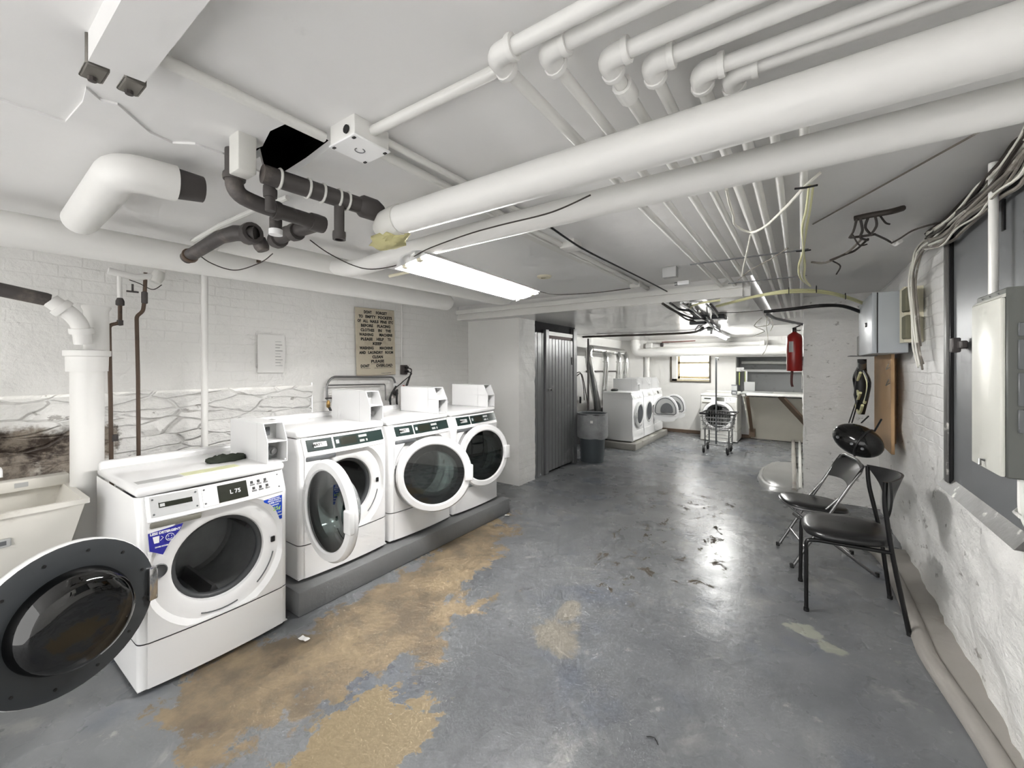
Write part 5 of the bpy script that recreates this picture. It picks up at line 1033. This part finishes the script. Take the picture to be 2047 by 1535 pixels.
def chair_fold():
    t = root('folding_chair', (.15, 4.1, 0), 'black and silver folding chair behind the padded one, by the stone wall', 'chair')
    fN, fF, rN, rF = V((-.053, 3.808, 0)), V((-.158, 4.207, 0)), V((.465, 3.968, 0)), V((.337, 4.378, 0))
    lat = (fF - fN).normalized(); fw = V((lat.y, -lat.x, 0)); fw = fw if fw.x < 0 else -fw   # towards the sitter's knees
    def top(f): return f - fw * .44 + V((0, 0, .80))
    tN, tF = top(fN), top(fF)
    # U-shaped front tube: foot, seat, backrest, over and down
    u = [fN, fN.lerp(tN, .86), tN + V((0, 0, -.02)), tN.lerp(tF, .18) + V((0, 0, .03)), tN.lerp(tF, .82) + V((0, 0, .03)), tF + V((0, 0, -.02)), fF.lerp(tF, .86), fF]
    obj('front_frame', MB().tube(u, .011, 10, fil=.06), M['steel'], t, world=True)
    inn = lat * .025
    sN, sF = fN + fw * .02 + V((0, 0, .43)) + inn, fF + fw * .02 + V((0, 0, .43)) - inn
    obj('rear_leg', MB().tube([rN + inn, sN + (rN - sN) * .06], .010, 10), M['steel'], t, world=True); obj('rear_leg', MB().tube([rF - inn, sF + (rF - sF) * .06], .010, 10), M['chrome'], t, world=True)
    a, b = rN.lerp(sN, .22) + inn, rF.lerp(sF, .22) - inn; obj('cross_bar', MB().tube([a, b], .008, 8), M['steel'], t, world=True)
    a, b = fN.lerp(tN, .2), fF.lerp(tF, .2); obj('cross_bar', MB().tube([a, b], .008, 8), M['steel'], t, world=True)
    for q in (fN, fF, rN + inn, rF - inn): obj('foot_cap', MB().lathe([(0, 0), (.014, 0), (.014, .03), (0, .03)], q, n=10), M['black'], t, world=True)
    # brace arms
    a = fN.lerp(tN, .74); obj('brace_arm', MB().tube([a, rN.lerp(sN, .75) + inn], .007, 8), M['steel'], t, world=True); a = fF.lerp(tF, .74); obj('brace_arm', MB().tube([a, rF.lerp(sF, .75) - inn], .007, 8), M['steel'], t, world=True)
    c = (sN + sF) * .5 - fw * .21 + V((0, 0, .012)); mb = MB(); n = 36; prof = [(.8, -.008), (.97, -.008), (1.0, .002), (1.0, .012), (.95, .022), (.5, .026), (.02, .026)]
    vs = []
    for k, z in prof:
        for i in range(n):
            a = 2 * PI * i / n; cx_, s_ = math.cos(a), math.sin(a); r_ = (abs(cx_) ** 3.2 + abs(s_) ** 3.2) ** (-1 / 3.2); q = c + fw * (r_ * cx_ * .21 * k) + lat * (r_ * s_ * .20 * k) + V((0, 0, z + r_ * cx_ * .012 * k)); vs.append(q)
    mb.add(vs, [(j * n + i, j * n + (i + 1) % n, (j + 1) * n + (i + 1) % n, (j + 1) * n + i) for j in range(len(prof) - 1) for i in range(n)] + [list(range(n))], True)
    obj('seat', mb, M['vinyl'], t, world=True, sharp=70)
    rim = [q + V((0, 0, -.006)) for q in vs[2 * n:3 * n]]; obj('seat_rim', MB().tube(rim, .008, 8, closed=True), M['steel'], t, world=True)
    dirv = (tN - fN).normalized(); nb = dirv.cross(lat).normalized(); nb = nb if nb.dot(fw) > 0 else -nb
    mb = MB(); nu, nv = 14, 8; vs = []
    for sd in (1, -1):
        for j in range(nv + 1):
            for i in range(nu + 1):
                uu = i / nu; v = j / nv; low = .20 - .02 * math.sin(PI * uu); q = tN.lerp(tF, -.02 + 1.04 * uu) + V((0, 0, .018 * math.sin(PI * uu))) - dirv * (v * low - .01) - nb * (.035 * math.sin(PI * uu)) + nb * (.009 * sd * math.sin(PI * min(1, max(.0, v * .9 + .08))) ** .4)
                vs.append(q)
    wq = nu + 1; m_ = wq * (nv + 1); fs = [(j * wq + i, j * wq + i + 1, (j + 1) * wq + i + 1, (j + 1) * wq + i) for j in range(nv) for i in range(nu)]; fs += [tuple(q + m_ for q in f[::-1]) for f in fs]
    per = [i for i in range(nu + 1)] + [j * wq + nu for j in range(1, nv + 1)] + [nv * wq + i for i in range(nu - 1, -1, -1)] + [j * wq for j in range(nv - 1, 0, -1)]
    fs += [(per[k], per[(k + 1) % len(per)], per[(k + 1) % len(per)] + m_, per[k] + m_) for k in range(len(per))]
    mb.add(vs, fs, True); obj('backrest', mb, M['vinyl'], t, world=True)
chair_fold()
# ================================================================ the far end
# trash can with liner
c = V((-2.765, 6.25, 0))
t = root('trash_can', c, 'round grey trash can with a clear liner beside the plank door', 'trash can')
obj('can_body', MB().lathe([(0, .0), (.18, 0), (.185, .01), (.215, .74), (.231, .745), (.231, .77), (.22, .772), (.21, .74), (.176, .02), (0, .02)], n=40), M['can'], t)
ln = MB().lathe([(.213, .60), (.224, .775), (.24, .78), (.25, .72), (.246, .60), (.254, .50), (.25, .42), (.234, .385)], n=48)
ln.map(lambda q: V((q.x * (1 + .035 * noise.noise(q * 9)), q.y * (1 + .035 * noise.noise(q * 9 + V((3, 0, 0)))), q.z + (.03 * noise.noise(V((q.x * 8, q.y * 8, 1))) if q.z < .45 else 0))))
obj('bin_liner', ln, M['liner'], t); obj('rim_band', MB().tube([(.234 * math.cos(a), .234 * math.sin(a), .762) for a in [2 * PI * i / 40 for i in range(40)]], .011, 8, closed=True), M['dgrey'], t)
obj('bag_tag', MB().box((.0, -.26, .64), (.04, -.254, .68), Matrix.Rotation(.3, 4, 'Z')), M['paper'], t)
# dryer ducts
X = -3.28
t = root('dryer_duct', P(1182, 690, X=X), 'shiny metal dryer vent duct with four drops behind the far dryers', 'duct')
h0, h1 = P(1180, 697, X=X), P(1247, 702, X=X); h1.z = h0.z - .02
obj('manifold', MB().tube([h0 + V((0, -.0, 0)), h1, h1 + V((-.25, .05, .02))], .075, 20, fil=.12), M['galv'], t, world=True)
first = [h0 + V((.0, .10, .0)), h0 + V((0, -.06, 0)), h0 + V((0, -.07, -.25)), P(1192, 800, X=X), P(1200, 860, X=X - .05)]
obj('drop_duct', MB().tube(first, .068, 18, fil=.09), M['galv'], t, world=True)
obj('duct_collar', ring(h0 + V((0, -.065, -.16)), (0, 0, 1), .066, .02, 20), M['galv'], t, world=True)
for px, pb in ((1206, 1209), (1232, 1232), (1246, 1244)):
    a = P(px, 705, X=X); a.z = h0.z; b = P(pb, 775, X=X + .02); b.y = a.y - .05
    obj('drop_duct', MB().tube(spline([a, a + V((.06, -.03, -.10)), V((a.x + .08, a.y - .05, a.z - .28)), V((a.x + .04, b.y, 1.0)), V((a.x + .08, b.y, .6))], 6), .052, 16), M['galv'], t, world=True)
    obj('duct_collar', ring(V((a.x + .075, a.y - .05, a.z - .24)), (0, 0, 1), .05, .014, 16), M['galv'], t, world=True)
single('gas_pipe', MB().tube([P(1172, 742, X=-3.55), P(1236, 742, X=-3.55)], .014, 8), 'iron', 'thin dark horizontal pipe behind the metal dryer ducts', 'pipe')
single('gas_pipe', MB().tube([P(1212, 742, X=-3.5), P(1212, 800, X=-3.5)], .014, 8), 'iron', 'thin dark drop pipe between two metal dryer ducts', 'pipe')
single('gas_pipe', MB().tube([P(1176, 690, X=-3.15) + V((0, 0, .12)), P(1176, 780, X=-3.15), P(1176, 830, X=-3.15)], .02, 8), 'iron', 'dark vertical pipe beside the first metal dryer duct', 'pipe')
t = root('electric_cable', P(1160, 750, X=-3.58), 'dark cords plugged into an outlet behind the trash can', 'cord')
obj('outlet', MB().rbox(P(1149, 748, X=-3.58) + V((-.01, -.04, -.06)), P(1149, 748, X=-3.58) + V((.02, .04, .06)), .004, 1), M['cream'], t, world=True)
for s_ in ([(1150, 748), (1160, 745), (1166, 770), (1168, 800)], [(1152, 752), (1163, 748), (1170, 780), (1176, 815)]): obj('cord', MB().tube(spline([P(px, py, X=-3.54) for px, py in s_], 5), .009, 6), M['wire_d'], t, world=True)
obj('plug', MB().tube([P(1160, 793, X=-3.54), P(1160, 806, X=-3.54)], .02, 8), M['black'], t, world=True)
# far pipes along the end wall
t = root('waste_main', (-2.0, 9.75, 1.8), 'fat white pipe along the far wall with an elbow at the dryer end', 'pipe')
y = 9.75; zz = 1.845
a0, a1 = P(1270, 702, Y=y), P(1600, 699, Y=y)
obj('main_run', MB().tube([V((a0.x, y, LOW)), V((a0.x, y, zz)), V((1.5, y, zz + .02))], .10, 22, fil=.2), M['pipe'], t, world=True)
obj('elbow_hub', ring(V((a0.x, y, 2.03)), (0, 0, 1), .098, .03, 22), M['pipe'], t, world=True)
b0, b1 = P(1300, 692, Y=9.9), P(1525, 688, Y=9.9)
t = root('supply_main', b0, 'thinner white pipe above the fat one on the far wall, round capped ends', 'pipe')
obj('upper_run', MB().tube([b0, V((b1.x, 9.9, b0.z + .0))], .055, 18), M['pipe'], t, world=True); obj('end_cap', MB().lathe([(.055, -.06), (.075, -.05), (.075, .03), (.05, .05), (0, .055)], V((b1.x, 9.9, b0.z)), (1, 0, 0), 18), M['pipe'], t, world=True); obj('end_elbow', MB().lathe([(0, -.1), (.07, -.09), (.08, -.02), (.08, .04), (.055, .06)], b0, (1, 0, 0), 18), M['pipe'], t, world=True)
obj('iron_valve', MB().lathe([(0, -.04), (.045, -.03), (.045, .03), (0, .04)], b0 + V((.28, -.05, .02)), (1, 0, 0), 12), M['iron'], t, world=True); obj('red_pipe', MB().tube([b0 + V((.28, -.06, .08)), b0 + V((1.0, -.06, .09))], .012, 8), mat('rusty_red_pipe', (124, 84, 78), .6), t, world=True)
single('corner_pipe', MB().tube([(-3.0, 9.95, 0), (-3.0, 9.95, 1.78)], .06, 16), 'pipe', 'white vertical pipe in the far corner behind the dryers', 'pipe')
# cable run along the low ceiling
single('ceiling_cable', MB().tube(spline([P(1152, 674, Z=2.12), P(1230, 671, Z=2.12), P(1320, 668, Z=2.12), P(1385, 664, Z=2.12), P(1405, 655, Z=2.12)]), .02, 8), 'wire_d', 'dark cable slung across the low far ceiling', 'cable')
t = root('cable_cluster', P(1405, 640, Z=2.12), 'messy cluster of black and silver cables under the low far ceiling', 'cable')
rr = random.Random(8)
for k, s_ in enumerate(([(1325, 607), (1355, 625), (1390, 638)], [(1340, 606), (1358, 618), (1380, 622), (1395, 632)], [(1362, 605), (1385, 620), (1405, 636), (1440, 662)], [(1412, 608), (1432, 628), (1436, 636)], [(1420, 608), (1436, 626)], [(1378, 618), (1384, 628), (1410, 640), (1424, 652), (1442, 664)], [(1350, 622), (1372, 638), (1392, 642)], [(1440, 600), (1400, 606), (1380, 615), (1385, 626)], [(1390, 660), (1398, 650), (1420, 645), (1428, 660)], [(1400, 662), (1418, 655), (1438, 664)], [(1412, 632), (1420, 648), (1440, 660)])):
    obj('cable_strand', MB().tube(spline([P(px, py, Z=2.125 - rr.uniform(0, .03)) for px, py in s_], 5), rr.uniform(.008, .014), 7), (M['wire_d'], M['steel'], M['black'], M['yellow'])[0 if k in (0, 6) else (1 if k in (2, 3) else (3 if k == 7 else 2))], t, world=True)
for px, py, sx_, sy_ in ((1402, 637, .08, .12), (1438, 635, .07, .1), (1395, 646, .10, .05)): q = P(px, py, Z=2.12); obj('splice_box', MB().rbox(q + V((-sx_, -sy_, -.02)), q + V((sx_, sy_, .03)), .006, 1), M['dgrey'], t, world=True)
for px, py in ((1392, 605), (1385, 607)): q = P(px, py, Z=2.13); obj('clip_plate', MB().rbox(q + V((-.08, -.04, -.005)), q + V((.06, .04, .01)), .004, 1), M['galv'], t, world=True)
# bare far tube
q0, q1 = P(1432, 666, Z=2.06), P(1458, 679, Z=2.06)
t = root('tube_light', q0, 'bare lit tube on the low far ceiling near the window', 'lamp')
ta, tb_ = V((-1.18, 7.35, 2.075)), V((-1.22, 9.2, 2.075))
obj('fitting', MB().rbox((-1.24, 7.3, 2.10), (-1.14, 9.25, 2.15), .006, 1), M['white2'], t, world=True); obj('tube', MB().tube([ta, tb_], .02, 12), M['tube_f'], t, world=True)
for q in (ta, tb_): obj('tube_socket', MB().rbox(q + V((-.018, -.02, -.026)), q + V((.018, .02, .03)), .003, 1), M['lgrey'], t, world=True)
# folding counter with its brown brace, recess things
t = root('folding_table', (-.4, 9.6, .9), 'wall table with a white top on slanted brown braces beside the stone pillar', 'table')
y0 = 9.3
ta_, tb2 = P(1492, 786, Y=y0), P(1640, 787, Y=y0)
obj('table_top', MB().rbox((ta_.x, y0, .955), (1.4, YB + .1, 1.0), .006, 1), M['offw'], t, world=True)
obj('flap_edge', MB().rbox((ta_.x - .12, y0 + .1, .985), (-.45, YB - .02, 1.008), .004, 1), M['lgrey'], t, world=True)
q0, q1 = P(1494, 793, Y=y0 + .05), P(1503, 862, Y=9.95)
obj('brace', MB().rbox((-.03, -.012, 0), (.03, .012, (q0 - q1).length), .003, 1, Matrix.Translation(q1) @ (q0 - q1).to_track_quat('Z', 'Y').to_matrix().to_4x4()), M['wood'], t, world=True)
obj('brace_block', MB().rbox(P(1503, 864, Y=10.0) + V((-.05, -.03, -.09)), P(1503, 864, Y=10.0) + V((.06, .13, .08)), .004, 1), M['wood'], t, world=True)
q0, q1 = P(1562, 794, Y=y0 + .1), P(1650, 888, Y=y0 + .6)
obj('brace', MB().rbox((-.09, -.02, 0), (.09, .02, (q0 - q1).length), .003, 1, Matrix.Translation(q1) @ (q0 - q1).to_track_quat('Z', 'Y').to_matrix().to_4x4()), M['wood'], t, world=True)
single('white_bar', MB().rbox((-1.05, YB + .55, 1.40), (1.4, YB + .62, 1.46), .01, 1), 'white2', 'long white bar across the grey recess above the wall table', 'bar')
single('recess_pipe', MB().tube([(-1.1, YB + .6, 1.62), (1.4, YB + .6, 1.6)], .04, 10), 'conduit', 'grey-white pipe high in the recess above the wall table', 'pipe')
for k, (px, lb) in enumerate(((1478, 'lime yellow strip in the recess, nearer the lone washer'), (1490, 'lime yellow strip in the recess, over the table flap'))):
    q = P(px, 758, Y=YB + .05); single('lime_strip', MB().rbox(q + V((-.012, -.01, -.17 if k else -.13)), q + V((.012, .01, .19 if k else .15)), .006, 1), mat('lime_yellow', (176, 188, 110), .5), lb, 'strip')  # thin upright boxes in one lime yellow
single('wall_bracket', MB().rbox(P(1477, 738, Y=YB + .1) + V((-.07, -.02, -.05)), P(1477, 738, Y=YB + .1) + V((.1, .02, .04)), .01, 1).tube([P(1480, 738, Y=YB + .05), P(1492, 742, Y=YB + .05), P(1492, 780, Y=YB + .05)], .02, 8), 'white2', 'white bracket at the corner of the grey recess', 'bracket')
single('small_carton', MB().rbox((-.98, YB - .12, 1.008), (-.78, YB - .02, 1.20), .004, 1), 'lgrey', 'plain pale carton on the table flap beside the lone washer', 'carton')
single('leaning_board', MB().prism([(-.86, YB - .06, .01), (1.4, YB - .06, .01), (1.4, YB - .32, .9), (-.98, YB - .32, .9)], (0, .02, 0)), mat('beige_board', (196, 192, 180), .5, var=.05), 'beige panel leaning under the wall table', 'panel')
# laundry cart
t = root('laundry_cart', (-1.2, 8.2, 0), 'chrome wire laundry cart with a tall pole before the lone washer', 'cart')
xa, xb, ya_, yb_ = -1.42, -.98, 7.95, 8.45
zr, zb_ = .70, .41
def R4(x0, x1, y0, y1, z): return [V((x0, y0, z)), V((x1, y0, z)), V((x1, y1, z)), V((x0, y1, z))]
obj('basket_rim', MB().tube(R4(xa - .04, xb + .06, ya_ - .03, yb_ + .03, zr), .014, 8, closed=True), M['blackm'], t, world=True)
bw = MB()
for k, z in enumerate((.64, .57, .50, .44)):
    s_ = .04 - .015 * k; bw.tube(R4(xa - s_, xb + s_, ya_, yb_, z), .005, 6, closed=True)
for k in range(11):
    x = xa + (xb - xa) * k / 10; bw.tube([(x, ya_ - .02, zr), (x, ya_ + .03, zb_), (x, yb_ - .03, zb_), (x, yb_ + .02, zr)], .0032, 5)
for k in range(1, 8):
    y = ya_ + (yb_ - ya_) * k / 8; bw.tube([(xa - .03, y, zr), (xa + .02, y, zb_), (xb - .02, y, zb_), (xb + .04, y, zr)], .0032, 5)
obj('wire_basket', bw, M['steel'], t, world=True)
for x in (xa + .03, xb - .03):
    for y in (ya_ + .05, yb_ - .05):
        obj('leg', MB().tube([(x, y, .12), (x, y, .42)], .012, 8), M['steel'], t, world=True)
        w_ = obj('caster', MB().lathe([(0, -.018), (.056, -.018), (.065, -.009), (.065, .009), (.056, .018), (0, .018)], (x - .02, y - .02, .065), (1, .3, 0), 18), M['black'], t, world=True)
        obj('caster_fork', MB().tube([(x - .02, y - .02, .065), (x, y, .15)], .012, 6), M['steel'], t, world=True)
obj('lower_shelf', MB().tube(R4(xa + .03, xb - .03, ya_ + .05, yb_ - .05, .15), .008, 6, closed=True).tube(R4(xa + .03, xb - .03, ya_ + .05, yb_ - .05, .28), .006, 6, closed=True).tube([(xa + .03, 8.05, .22), (xb - .03, 8.05, .22)], .005, 6), M['steel'], t, world=True)
obj('pole', MB().tube([(-1.2, 7.93, .18), (-1.2, 7.93, 1.66)], .014, 10), M['grey'], t, world=True); obj('pole_hook', MB().tube([(-1.2, 7.93, 1.64), (-1.2, 7.93, 1.68), (-1.17, 7.93, 1.67), (-1.165, 7.93, 1.63)], .01, 8), M['steel'], t, world=True)
# pipes lying on the floor past the pillar, litter
single('floor_pipe', MB().tube([(-.06, 6.05, .03), (-.12, 10.05, .03)], .03, 10), 'kerb', 'pale round pipe lying on the floor along the pillar side', 'pipe')
single('floor_pipe', MB().tube([(.0, 6.2, .025), (-.01, 10.05, .025)], .022, 10), 'offw', 'second slimmer pale pipe on the floor, closest to the pillar', 'pipe')
def scrap(px, py, s, label):
    q = P(px, py, Z=0); mb = sheet((-s, -s * .5, .006), (2 * s, .3 * s, 0), (0, s, 0), 8, 4, fn=lambda p, h: .006 + .008 * noise.noise(p * 30)); o = single('paper_scrap', mb, 'paper', label, 'litter'); o.location = q
scrap(1013, 1032, .025, 'tiny white paper scrap on the grey floor past the washer plinth'); scrap(606, 1281, .03, 'tiny white paper scrap on the bare floor before the first washer')
q = P(1292, 1472, Z=.004); single('hair_wisp', MB().tube(spline([q, q + V((.03, .01, .002)), q + V((.05, -.01, 0))]), .002, 5), 'black', 'small dark curl of thread on the open grey floor', 'litter')
# ================================================================ light
w = bpy.data.worlds.new('world'); SC.world = w; w.use_nodes = True
w.node_tree.nodes['Background'].inputs[0].default_value = (1, .99, .97, 1); w.node_tree.nodes['Background'].inputs[1].default_value = .6
vs = SC.view_settings; vs.view_transform = 'Standard'; vs.look = 'None'; vs.exposure = 2.1; vs.gamma = 1; vs.use_curve_mapping = False
cy = SC.cycles; cy.use_denoising = True; cy.max_bounces = 7; cy.diffuse_bounces = 4; cy.glossy_bounces = 3; cy.transparent_max_bounces = 10; cy.caustics_reflective = False; cy.caustics_refractive = False; cy.sample_clamp_indirect = 6
cy.use_adaptive_sampling = True; cy.adaptive_threshold = .1; cy.adaptive_min_samples = 12
